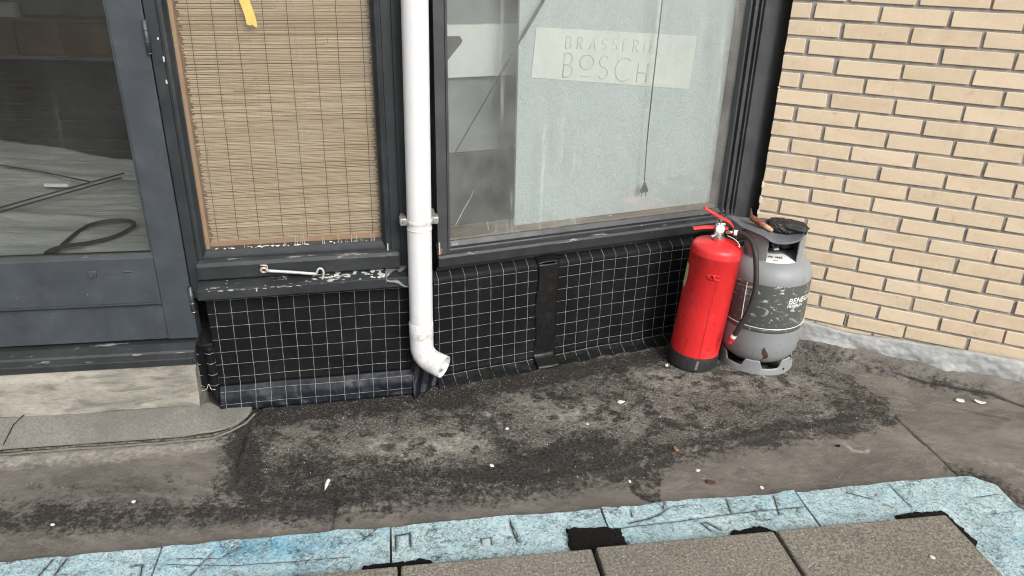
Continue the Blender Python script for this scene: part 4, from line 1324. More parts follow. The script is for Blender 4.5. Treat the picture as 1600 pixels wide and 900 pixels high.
MB().tube(smooth_path([(-0.655, -0.022, 0.088), (-0.640, -0.026, 0.095), (-0.632, -0.026, 0.112), (-0.626, -0.026, 0.092), (-0.615, -0.024, 0.090)], 4), 0.0007, 4).build('frayed_thread', 'cobweb', fpo)
# crumpled corner of foil tucked in behind the downpipe
MB().grid(lambda u, v: (-0.006 + 0.088 * u, -0.031 + 0.052 * u - 0.03 * v * (1 - u) + 0.028 * (1 - v) + 0.016 * (fbm(u * 6.0, v * 5.0 + 3, 3) - 0.5) + 0.006 * sin(u * 14 + v * 4), 0.105 * (1 - v) + 0.004 + 0.014 * (fbm(u * 7.0 + 9, v * 6.0, 3) - 0.5) * (1 - v)), 30, 22).build('crumpled_corner', 'sky_tint_foil', tP, True, 0.0012)
# return of the box at the downpipe
MB().box(-0.0045, 0.0, 0.004, 0.16, 0.0, 0.405).build('side_return', 'black_liner', tP)
MB().box(-0.606, -0.006, 0.006, 0.15, 0.02, 0.405).build('core_board', 'black_plastic', tP)

profW = [(0.028, 0.402), (0.012, 0.392), (0.0, 0.384), (0.0, 0.30), (0.0, 0.20), (0.0, 0.10), (-0.001, 0.045), (-0.006, 0.026), (-0.020, 0.016), (-0.036, 0.010), (-0.050, 0.005)]
tW, sW, aW, LW = liner('black_liner', 'black grid-reinforced plastic liner under the shop window, between downpipe and black tape', WF, -0.045, 0.330, profW, 0.0045, 21, 60)
threads(tW, sW, aW, LW, -0.045, 0.322, [-0.027 + 0.0450 * k for k in range(8)], [0.058 + 0.0452 * k for k in range(7)] + [0.3675], (0.885,))
tV, sV, aV, LV = liner('black_liner', 'black grid-reinforced plastic liner under the shop window, behind the fire extinguisher', WF, 0.385, 1.22, profW, 0.0045, 40, 110)
threads(tV, sV, aV, LV, 0.398, 1.20, [0.388 + 0.0464 * k for k in range(18)], [0.056 + 0.0456 * k for k in range(7)] + [0.3675], (0.885,))
for t_ in (tW,):
    MB().box(-0.04, 1.22, 0.009, 0.15, 0.0, 0.383).build('core_board', 'black_plastic', t_)
# bright folded top edge of the sheets
tape = thing('black_tape', 'wide glossy black tape strip joining the two liners under the shop window', 'tape', *WF)
MB().grid(lambda u, v: (0.322 + 0.078 * u + 0.004 * sin(v * 11) * (1 - u) - 0.006 * v, -0.003 - 0.003 * sin(u * pi) - 0.004 * float(fbm(np.array(v * 14.0), np.array(u * 3.0), 3)) - 0.055 * max(0.0, (v - 0.93) / 0.07), 0.388 - 0.374 * min(v, 0.97) - 0.008 * max(0.0, (v - 0.97) / 0.03)), 14, 60).build('strip', 'black_plastic', tape, True, 0.001)
MB().grid(lambda u, v: (0.320 + 0.082 * u, 0.026 - 0.032 * v, 0.404 - 0.012 * v + 0.003 * sin(u * 3)), 10, 6).build('folded_top', 'black_plastic', tape, True, 0.001)
lt = MB().grid(lambda u, v: (-0.075 + u * 0.085, -0.058 + 0.060 * (1 - v) - 0.006 * sin(u * 5), 0.456 - 0.040 * v * (0.4 + u) + 0.004 * sin(u * 11 + v * 4)), 20, 10)
lto = lt.build('lead_tape', 'lead_tape', None, True, 0.0015); lto.location, lto.rotation_euler = PF[0], (0, 0, PF[1])
tag(lto, 'crumpled grey sealing tape on the sill behind the white downpipe', 'tape')

# ================================================================== DOWNPIPE
dp = thing('downpipe', 'white plastic rain downpipe with an open elbow at its foot', 'downpipe', *PF)
PY, PR = -0.058, 0.0362


def px(z): return 0.0262 + 0.0105 * (z - 0.2)


mbp = MB().tube([(px(z), PY, z) for z in (2.4, 1.8, 1.2, 0.7, 0.27)], PR, 40, cap=False)
mbp.build('pipe', 'white_pvc', dp, True)
# spigot joint half way
MB().lathe([(PR + 0.0002, -0.004), (PR + 0.0012, -0.003), (PR + 0.0012, 0.001), (PR + 0.0002, 0.002)], 40, px(0.605), PY).build('joint_line', 'seal_white', dp, True).location = (0, 0, 0.600)
el = []
R_ = 0.052
dirx, diry = 0.80, -0.60        # elbow points to the right and out
c0 = np.array([px(0.2), PY, 0.203])
pts = [c0 + np.array([0, 0, 0.085]), c0 + np.array([0, 0, 0.04]), c0]
for k in range(1, 13):
    an = radians(78) * k / 12
    pts.append(c0 + np.array([dirx * R_ * (1 - cos(an)), diry * R_ * (1 - cos(an)), -R_ * sin(an)]))
an = radians(78)
tdir = np.array([dirx * sin(an), diry * sin(an), -cos(an)])
pts.append(pts[-1] + tdir * 0.014); pts.append(pts[-1] + tdir * 0.026)
rad = [PR + 0.0012] * 2 + [PR + 0.0008] * (len(pts) - 4) + [PR + 0.0008, PR + 0.0008]
elo = MB().tube([tuple(p) for p in pts], rad, 40, cap=False).build('elbow', 'white_pvc', dp, True)
md = elo.modifiers.new('wall', 'SOLIDIFY'); md.thickness = 0.0032; md.offset = -1
MB().tube([tuple(pts[-4]), tuple(np.array(pts[-4]) + tdir * 0.003)], PR + 0.0014, 40, cap=False).build('elbow_seam', 'white_pvc', elo, True)
MB().lathe([(PR + 0.001, 0.085), (PR + 0.0018, 0.084), (PR + 0.0018, 0.035), (PR + 0.001, 0.033)], 40, float(c0[0]), float(c0[1])).build('socket', 'white_pvc', elo, True).location = (0, 0, float(c0[2]))
# silt lying in the mouth
mth = np.array(pts[-2]) + np.array([0, 0, -0.024])
MB().grid(lambda u, v: (mth[0] + (u - 0.5) * 0.026 + (v - 0.6) * 0.03 * dirx, mth[1] + (u - 0.5) * 0.020 + (v - 0.6) * 0.03 * diry, mth[2] + 0.004 - v * 0.006 + 0.003 * sin(u * 9 + v * 5)), 8, 8).build('silt', 'mortar', elo, True)
brk = MB().lathe([(PR + 0.0005, -0.007), (PR + 0.0012, -0.006), (PR + 0.0012, 0.006), (PR + 0.0005, 0.007)], 40, px(0.62), PY)
bk = brk.build('bracket', 'white_pvc', dp, True); bk.location = (0, 0, 0.622)
for sx_ in (-1, 1):
    xx = px(0.62) + sx_ * (PR + 0.010)
    ear = MB().box(xx - 0.011, xx + 0.011, PY - 0.006, PY + 0.030, -0.012, 0.011, 0.004).build('bracket_ear', 'zinc', bk, 'auto')
    MB().tube([(xx, PY - 0.0055, -0.001), (xx, PY - 0.010, -0.001)], [0.0055, 0.004], 8).build('screw', 'screw_metal', ear)
    MB().box(xx - 0.006, xx + 0.006, PY + 0.030, 0.004 if sx_ < 0 else 0.03, -0.007, 0.006).build('bracket_arm', 'zinc', bk)

# ================================================================== FIRE EXTINGUISHER
ex = thing('fire_extinguisher', 'red fire extinguisher with a black foot and hose, leaning against the gas cylinder', 'extinguisher', (0.655, 2.418, 0.007))
ex.rotation_euler = Euler((radians(-0.5), radians(4.7), 0))
body = [(0.0, 0.030), (0.080, 0.030), (0.0855, 0.040), (0.0855, 0.052), (0.0855, 0.20), (0.0855, 0.420), (0.0867, 0.4215), (0.0870, 0.4265), (0.0858, 0.431), (0.0855, 0.439),
        (0.0838, 0.447), (0.079, 0.454), (0.068, 0.4600), (0.048, 0.4655), (0.030, 0.4685), (0.024, 0.471), (0.023, 0.476), (0.0, 0.476)]
bo = MB().lathe(body, 72).build('body', 'red_paint', ex, True)
bo.data.set_sharp_from_angle(angle=radians(45))
ft = MB().lathe([(0.070, 0.0), (0.0855, 0.0), (0.0885, 0.006), (0.0895, 0.050), (0.0880, 0.0545), (0.0862, 0.0550), (0.0862, 0.052), (0.070, 0.02), (0.070, 0.0)], 64).build('foot_ring', 'foot_rubber', ex, 'auto')


def cyl(r, ang, z):    # ang: 0 faces the camera, positive to the right
    return (r * sin(ang), -r * cos(ang), z)


AX = radians(-15)      # turn towards the camera from straight down -y
# weld seam
MB().tube([cyl(0.0853, radians(12) + AX, z) for z in np.linspace(0.058, 0.416, 8)], 0.0013, 5).build('weld_seam', 'red_paint', bo)
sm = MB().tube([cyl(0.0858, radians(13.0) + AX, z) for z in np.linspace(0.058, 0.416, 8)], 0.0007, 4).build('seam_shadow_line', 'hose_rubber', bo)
# hose clip
clp = MB()
clp.tube([cyl(0.0885, radians(a_) + AX, 0.372) for a_ in (-6, 2, 10, 16)], 0.0024, 6)
clp.tube([cyl(0.0885, radians(a_) + AX, 0.358) for a_ in (-4, 4, 12, 18)], 0.0024, 6)
clp.tube([cyl(0.0885, radians(-6) + AX, 0.372), cyl(0.089, radians(-9) + AX, 0.365), cyl(0.0885, radians(-4) + AX, 0.358)], 0.0024, 6)
clp.tube([cyl(0.0885, radians(4) + AX, 0.371), cyl(0.092, radians(5) + AX, 0.364), cyl(0.0885, radians(6) + AX, 0.358)], 0.003, 6)
clp.build('hose_clip', 'red_paint', ex, True)
# label corner peeping round the left side
MB().grid(lambda u, v: cyl(0.0862, radians(-150 + 88 * u - (8 * abs(v - 0.5) if u > 0.9 else 0)) + AX, 0.375 - 0.085 * v), 26, 6).build('side_label', 'sticker_cream', bo, True)
# foot scuff
MB().grid(lambda u, v: cyl(0.0902, radians(10 + 5 * u - 2 * v) + AX, 0.012 + 0.036 * (1 - v)), 4, 4).build('foot_scuff', 'grey_felt', ft)
# valve
VZ = 0.474
vb = MB().lathe([(0.0, 0.0), (0.022, 0.0), (0.023, 0.006), (0.017, 0.010), (0.015, 0.022), (0.017, 0.026), (0.017, 0.048), (0.013, 0.054), (0.0, 0.055)], 24).build('valve', 'chrome', ex, 'auto')
vb.location = (-0.006, 0, VZ)
MB().box(-0.013, 0.013, -0.013, 0.013, 0.020, 0.058, 0.002).build('valve_block', 'chrome', vb)
gg = MB().tube([(-0.006, -0.014, 0.040), (-0.0075, -0.031, 0.044)], 0.0150, 20).build('pressure_gauge', 'chrome', vb, 'auto')
MB().tube([(-0.0075, -0.0311, 0.044), (-0.0076, -0.0322, 0.0443)], 0.0120, 20).build('gauge_face', 'sticker_white', gg)
MB().add([(-0.018, -0.024, 0.036), (-0.004, -0.024, 0.030), (-0.020, -0.022, 0.012), (-0.018, -0.020, 0.036), (-0.004, -0.020, 0.030), (-0.020, -0.018, 0.012)], [(0, 1, 2), (5, 4, 3), (0, 3, 4, 1), (1, 4, 5, 2), (2, 5, 3, 0)]).build('safety_tag', 'sticker_white', vb)


def bar_lever(pts, wds, th_):
    m_ = MB()
    vs = []
    for (x, y, z), w_ in zip(pts, wds):
        for dy, dz in ((-w_, -th_), (w_, -th_), (w_ * 0.85, th_), (-w_ * 0.85, th_)):
            vs.append((x, y + dy, z + dz))
    n_ = len(pts)
    fs = [(i * 4 + k, i * 4 + (k + 1) % 4, i * 4 + 4 + (k + 1) % 4, i * 4 + 4 + k) for i in range(n_ - 1) for k in range(4)] + [(0, 1, 2, 3), tuple(4 * (n_ - 1) + k for k in (3, 2, 1, 0))]
    return m_.add(vs, fs)


hl = bar_lever(smooth_path([(0.020, 0, 0.513), (-0.02, -0.004, 0.514), (-0.060, -0.010, 0.512), (-0.088, -0.012, 0.506), (-0.100, -0.013, 0.506)], 3), [0.011] * 2 + [0.010] * 11, 0.0042).build('carry_handle', 'red_paint', ex, 'auto')
md = hl.modifiers.new('soft', 'BEVEL'); md.width = 0.0025; md.segments = 2
ul = bar_lever(smooth_path([(0.036, -0.002, 0.520), (0.020, -0.003, 0.536), (-0.014, -0.006, 0.551), (-0.050, -0.009, 0.567), (-0.076, -0.010, 0.579)], 3), [0.013] * 4 + [0.0115] * 5 + [0.010] * 4, 0.0046).build('squeeze_lever', 'red_paint', ex, 'auto')
md = ul.modifiers.new('soft', 'BEVEL'); md.width = 0.0025; md.segments = 2
MB().tube([(-0.012, -0.012, 0.530), (-0.013, -0.013, 0.552)], 0.003, 8).build('safety_pin', 'chrome', ex, True)
MB().tube([(0.015, -0.004, 0.501), (0.042, -0.010, 0.503)], 0.0062, 14).build('hose_outlet', 'brass', ex, True)
MB().tube([(0.040, -0.010, 0.503), (0.054, -0.013, 0.504)], 0.0095, 16).build('hose_collar', 'white_plastic', ex, 'auto')
MB().tube(smooth_path([(0.018, -0.020, 0.494), (0.040, -0.032, 0.488), (0.056, -0.036, 0.476), (0.062, -0.038, 0.464), (0.056, -0.040, 0.468)], 4), 0.0014, 5).build('seal_tie', 'white_plastic', ex, True)
hp = smooth_path([(0.052, -0.0125, 0.504), (0.070, -0.030, 0.506), (0.088, -0.060, 0.496), (0.099, -0.092, 0.465), (0.112, -0.112, 0.400), (0.118, -0.120, 0.345), (0.113, -0.122, 0.275), (0.097, -0.118, 0.205), (0.088, -0.114, 0.172)], 6)
hs = MB().tube(hp, 0.0092, 14).build('hose', 'hose_rubber', ex, True)
e1 = np.array(hp[-1]); ed = (np.array(hp[-1]) - np.array(hp[-4])); ed /= np.linalg.norm(ed)
MB().tube([tuple(e1 - ed * 0.004), tuple(e1 + ed * 0.008)], 0.0100, 14).build('nozzle_ring', 'white_plastic', hs, 'auto')
MB().tube([tuple(e1 + ed * 0.008), tuple(e1 + ed * 0.030), tuple(e1 + ed * 0.032)], [0.0098, 0.0085, 0.007], 14).build('nozzle', 'red_paint', hs, 'auto')

# ================================================================== GAS CYLINDER
GC = (0.892, 2.452, 0.006)
gs = thing('gas_cylinder', 'scuffed grey gas cylinder with a dark band, in the corner by the bricks', 'gas cylinder', GC)
RB = 0.1385
prof = [(0.0, 0.022), (0.06, 0.025), (0.10, 0.037), (0.122, 0.056), (0.1345, 0.084), (RB, 0.125), (RB, 0.184), (RB, 0.35), (0.1388, 0.366), (0.131, 0.385), (0.118, 0.402), (0.096, 0.414), (0.060, 0.423), (0.03, 0.426), (0.0, 0.426)]
gb = MB().lathe(prof, 80).build('body', 'gas_grey', gs, True)
GA = math.atan2(-GC[0], GC[1])     # turn of the cylinder's front towards the camera
GA = math.atan2(GC[0], GC[1])


def gcyl(r, ang, z):
    a_ = ang - GA
    return (r * sin(a_), -r * cos(a_), z)


MB().lathe([(RB + 0.0008, 0.190), (RB + 0.0011, 0.192), (RB + 0.0011, 0.345), (RB + 0.0008, 0.347)], 96).build('dark_band', 'gas_band', gb, True)
MB().lathe([(RB + 0.0003, 0.172), (RB + 0.002, 0.174), (RB + 0.002, 0.1865), (RB + 0.0003, 0.1885)], 96).build('weld_band', 'gas_band', gb, True)
MB().tube([gcyl(RB + 0.0018, radians(a_), 0.1895) for a_ in range(-180, 181, 5)], 0.0012, 5).build('band_edge', 'sticker_white', gb)
MB().tube([gcyl(RB + 0.0016, radians(-27), z) for z in np.linspace(0.190, 0.345, 6)], 0.0014, 5).build('label_edge', 'sticker_white', gb)
# foot ring with cut-outs between its feet
n_ = 144
fr_v = []; fr_f = []
ring = []
for k in range(n_):
    an = 2 * pi * k / n_ - pi
    d = math.degrees(an)
    ph = ((d + 32) % 60) - 30            # six feet
    up_ = 1.0 - float(sstep(10.5, 17.0, np.array(abs(ph))))
    top = 0.027 + 0.030 * up_
    for r, z in ((0.128, 0.0), (0.1315, 0.002), (0.1295, 0.020), (0.1285, top - 0.004), (0.126, top), (0.1235, top - 0.002), (0.1255, 0.018), (0.124, 0.0)):
        fr_v.append(gcyl(r, an, z))
for k in range(n_):
    k2 = (k + 1) % n_
    for j in range(8):
        j2 = (j + 1) % 8
        fr_f.append((k * 8 + j, k2 * 8 + j, k2 * 8 + j2, k * 8 + j2))
frg = MB().add(fr_v, fr_f).build('foot_ring', 'gas_grey', gs, 'auto')
MB().tube([gcyl(0.1298, radians(52), 0.020), gcyl(0.1312, radians(52), 0.020)], 0.0045, 12).build('drain_hole', 'black_plastic', frg)
# rust scar
scar = []
for k in range(14):
    a_ = 2 * pi * k / 14
    rr = 1 + random.uniform(-0.2, 0.2)
    scar.append((14 + 4.2 * rr * cos(a_) - 3.2 * sin(a_), 0.090 + 0.026 * rr * sin(a_)))
def rprof(z):
    for (r0, z0), (r1, z1) in zip(prof[:-1], prof[1:]):
        if z0 <= z <= z1: return r0 + (r1 - r0) * (z - z0) / max(z1 - z0, 1e-6)
    return RB
def gsurf(deg, z, e=0.0006): return gcyl(rprof(z) + e, radians(deg), z)
mid = (13, 0.088)
sv = [gsurf(*mid, 0.0010)] + [gsurf(d_ * 0.5 + mid[0] * 0.5, z * 0.5 + mid[1] * 0.5, 0.0012) for d_, z in scar] + [gsurf(d_, z, 0.0006) for d_, z in scar]
sf = [(0, 1 + k, 1 + (k + 1) % 14) for k in range(14)] + [(1 + k, 15 + k, 15 + (k + 1) % 14, 1 + (k + 1) % 14) for k in range(14)]
MB().add(sv, sf).build('rust_scar', 'leaf_brown', gb)
MB().tube([gsurf(13, 0.070, 0.0004), gsurf(12, 0.062, 0.0004), gsurf(12.4, 0.052, 0.0004)], 0.0012, 5).build('rust_run', 'leaf_brown', gb)
MB().tube([gsurf(-14, 0.226, 0.0006), gsurf(-13, 0.229, 0.0006)], 0.004, 7).build('rust_spot', 'rust_red', gb)


# lettering wrapped on the band
def wrap_text(txt, size, deg0, z0, shear, name, parent, mat, fn, wscale=1.0, offset=0.0):
    cu = bpy.data.curves.new('lettering', 'FONT')
    cu.body = txt; cu.size = size; cu.offset = offset; cu.shear = shear
    to = bpy.data.objects.new('lettering', cu)
    COL.objects.link(to)
    dg = bpy.context.evaluated_depsgraph_get()
    tm = bpy.data.meshes.new_from_object(to.evaluated_get(dg))
    bpy.data.objects.remove(to)
    bm = bmesh.new(); bm.from_mesh(tm)
    bmesh.ops.subdivide_edges(bm, edges=[e for e in bm.edges if e.calc_length() > size * 0.3], cuts=2)
    for v in bm.verts:
        v.co = Vector(fn(v.co.x * wscale, v.co.y))
    bm.to_mesh(tm); bm.free()
    tm.materials.clear(); tm.materials.append(M[mat])
    o = bpy.data.objects.new(name, tm); COL.objects.link(o); o.parent = parent
    return o


def on_band(deg0, z0):
    return lambda x, y: gcyl(RB + 0.0022, radians(deg0) + x / RB, z0 + y)


wrap_text('BENEGAS', 0.0290, 0, 0, 0.12, 'lettering', gb, 'sticker_white', on_band(33, 0.284), 1.0, 0.0004)
wrap_text('PROPAAN', 0.0145, 0, 0, 0.12, 'lettering', gb, 'sticker_white', on_band(32, 0.270), 1.0, 0.0002)
# scuffed paint patch near the band top
for k in range(12):
    d0, z0 = 21 + random.uniform(-7, 12), 0.343 + random.uniform(-0.018, 0.004)
    if k < 5: d0, z0 = 22 + random.uniform(-3, 3), 0.330 + random.uniform(-0.008, 0.006)
    pts = [gsurf(d0 + random.uniform(-2.5, 2.5), z0 + random.uniform(-0.004, 0.004), 0.0018) for _ in range(3)]
    MB().tube(pts, [0.0012, random.uniform(0.0015, 0.003), 0.0008], 5).build('paint_scuff', 'galvanised', gb)
# collar with an opening towards the viewer
RC = 0.097
def collar(a0, a1, n_=40):
    m_ = MB()
    vs = []
    for k in range(n_ + 1):
        f = k / n_
        an = radians(a0 + (a1 - a0) * f)
        cr_ = min(f, 1 - f) * (a1 - a0)
        rnd = 0.0 if cr_ > 8 else 0.012 * (1 - math.sqrt(max(0, 1 - (1 - cr_ / 8) ** 2)))
        top = 0.503 - rnd
        for r, z in ((RC, 0.405), (RC + 0.001, 0.44), (RC + 0.001, top - 0.01), (RC + 0.003, top - 0.004), (RC, top), (RC - 0.004, top - 0.004), (RC - 0.003, 0.44), (RC - 0.003, 0.405)):
            vs.append(gcyl(r, an, z))
    fs = [(k * 8 + j, (k + 1) * 8 + j, (k + 1) * 8 + (j + 1) % 8, k * 8 + (j + 1) % 8) for k in range(n_) for j in range(8)]
    fs += [tuple(range(8)), tuple(n_ * 8 + j for j in range(8))[::-1]]
    return m_.add(vs, fs)
col_ = collar(54, 350, 90).build('collar', 'gas_grey', gs, 'auto')
# valve and sticker inside the collar
gv = MB().lathe([(0.0, 0.424), (0.022, 0.424), (0.022, 0.436), (0.014, 0.440), (0.014, 0.470), (0.018, 0.472), (0.018, 0.480), (0.0, 0.480)], 20).build('valve', 'metal_hinge', gs, 'auto')
vx, vy, vz = gcyl(0.016, radians(8), 0.457)
wx, wy, wz = gcyl(0.040, radians(8), 0.457)
MB().tube([(vx, vy, vz), (wx, wy, wz)], [0.011, 0.0115], 16).build('valve_outlet', 'metal_hinge', gv, 'auto')
ux, uy, uz = gcyl(0.0412, radians(8), 0.457)
MB().tube([(wx, wy, wz), (ux, uy, uz)], 0.006, 12).build('outlet_bore', 'black_plastic', gv)
MB().box(-0.009, 0.009, -0.030, -0.018, 0.436, 0.441, 0.001).build('valve_nut', 'sticker_white', gv)
def domez(r):
    pr = prof[::-1]
    for (r0, z0), (r1, z1) in zip(pr[:-1], pr[1:]):
        if r0 <= r <= r1 and r1 > r0: return z0 + (z1 - z0) * (r - r0) / (r1 - r0)
    return 0.42
stk = MB().grid(lambda u, v: (lambda r, an: gcyl(r, an, domez(r) + 0.0012))(0.040 + 0.058 * v, radians(-52 + 104 * u)), 30, 8).build('warning_sticker', 'sticker_white', gs, True)
def on_dome(deg0, r0):
    def f(x, y):
        r = r0 - y
        return gcyl(r, radians(deg0) + x / r0, domez(r) + 0.0026)
    return f
wrap_text('UN 1965', 0.0155, 0, 0, 0.0, 'lettering', stk, 'print_black', on_dome(-16, 0.072), 1.0, 0.0003)
wrap_text('C', 0.010, 0, 0, 0.0, 'lettering', stk, 'print_black', on_dome(8, 0.090), 1.0)  if False else None
def diamond(deg0, r0, a_, mat):
    f = on_dome(deg0, r0)
    MB().add([f(-a_, 0), f(0, -a_), f(a_, 0), f(0, a_), f(0, 0)], [(0, 1, 4), (1, 2, 4), (2, 3, 4), (3, 0, 4)]).build('hazard_diamond', mat, stk)
diamond(-17, 0.085, 0.0100, 'sticker_red')
diamond(-26, 0.062, 0.0075, 'sticker_red')
MB().tube([on_dome(4, 0.087)(0, 0), on_dome(14, 0.085)(0, 0)], 0.0012, 4).build('print_dash', 'print_black', stk)


# loose things on top of the cylinder
def gw(x, y, z): return (x, y, z)
front = smooth_path([(0.709, 2.52, 0.495), (0.722, 2.515, 0.514), (0.742, 2.505, 0.526), (0.757, 2.48, 0.519), (0.772, 2.44, 0.511), (0.792, 2.40, 0.5150), (0.822, 2.365, 0.5120), (0.853, 2.352, 0.494), (0.891, 2.350, 0.491), (0.931, 2.356, 0.500), (0.955, 2.372, 0.508)], 4)
back = smooth_path([(0.722, 2.575, 0.485), (0.738, 2.572, 0.500), (0.758, 2.56, 0.512), (0.782, 2.55, 0.512), (0.805, 2.55, 0.512), (0.840, 2.55, 0.5085), (0.875, 2.548, 0.5080), (0.910, 2.540, 0.5080), (0.945, 2.525, 0.5085), (0.970, 2.49, 0.5090), (0.985, 2.44, 0.5095)], 4)
def flapf(u, v):
    k = u * (len(front) - 1); i = min(int(k), len(front) - 2); f = k - i
    a_ = np.array(front[i]) * (1 - f) + np.array(front[i + 1]) * f
    b_ = np.array(back[i]) * (1 - f) + np.array(back[i + 1]) * f
    p = a_ * (1 - v) + b_ * v
    p[2] += 0.003 * sin(v * pi) + 0.0012 * sin(u * 19 + v * 3)
    return tuple(p)
fo = MB().grid(flapf, 60, 12).build('rubber_mat_scrap', 'grey_flap', None, True, 0.0035)
tag(fo, 'curled scrap of grey rubber mat draped over the gas cylinder collar', 'mat')


def crumple(name, c, r3, mat, label, cat, seed, amp=0.30, base=None, parent=None):
    bm = bmesh.new()
    bmesh.ops.create_icosphere(bm, subdivisions=5, radius=1.0)
    rs = np.random.default_rng(seed)
    dirs = rs.normal(size=(34, 3)); dirs /= np.linalg.norm(dirs, axis=1)[:, None]
    offs = rs.uniform(0.62, 1.02, 34)
    for v in bm.verts:
        d = np.array(v.co)
        dd = dirs @ d
        k = np.min(np.where(dd > 0.05, offs / np.maximum(dd, 0.05), 9.0))      # faceted, creased cloth
        rr = min(1.12, k)
        nx2 = float(fbm(np.array(d[0] * 5 + d[2] * 3 + seed), np.array(d[1] * 5 - d[2] * 2 + seed), 4)) - 0.5
        rr *= 1 + nx2 * amp
        p = np.array([d[0] * r3[0], d[1] * r3[1], d[2] * r3[2]]) * rr
        if base is not None and p[2] < base: p[2] = base
        v.co = Vector(p)
    me_ = bpy.data.meshes.new(name); bm.to_mesh(me_); bm.free()
    me_.polygons.foreach_set('use_smooth', [True] * len(me_.polygons))
    me_.materials.append(M[mat])
    o = bpy.data.objects.new(name, me_); COL.objects.link(o)
    o.location = c
    if parent: o.parent = parent
    if label: tag(o, label, cat)
    return o


crumple('plastic_bag', (0.906, 2.440, 0.519), (0.070, 0.050, 0.026), 'black_bag', 'crumpled black plastic bag lying on the rubber mat scrap', 'bag', 5, 0.5, -0.0105)
crumple('plastic_bag', (0.918, 2.474, 0.458), (0.055, 0.05, 0.038), 'black_bag', 'black plastic bag stuffed behind the valve inside the cylinder collar', 'bag', 9, 0.3)
cpp = thing('copper_fitting', 'tarnished copper pipe end resting on the rubber mat scrap', 'pipe', (0.80, 2.44, 0.511))
a_, b_ = np.array([0.004, 0.030, 0.030]), np.array([0.062, -0.035, 0.006])
MB().tube([tuple(a_ + (b_ - a_) * t) for t in (0, 0.1, 0.3, 0.48, 0.52, 0.6)], [0.009, 0.0105, 0.0112, 0.0108, 0.0120, 0.0098], 16).build('pipe', 'copper', cpp, True)
MB().tube([tuple(a_ + (b_ - a_) * t) for t in (0.58, 0.75, 0.9, 0.97, 1.0)], [0.0090, 0.0082, 0.0075, 0.006, 0.004], 14).build('tip', 'copper_tip', cpp, True)
MB().tube([tuple(a_ + np.array([0.0, 0.0, 0.0])), tuple(a_ + np.array([0.002, 0.012, 0.012])), tuple(a_ + np.array([0.001, 0.022, 0.024]))], [0.0075, 0.0045, 0.0022], 10).build('bent_stub', 'leaf_brown', cpp, True)

# ================================================================== FOAM BOARDS, PADS, PAVERS
RA = math.atan2(0.0865, 0.535)       # run of the foam boards
ru = np.array([cos(RA), sin(RA)]); rn = np.array([sin(RA), -cos(RA)])      # along, towards the viewer
B0 = np.array([-0.291, 1.494])
BT = 0.040


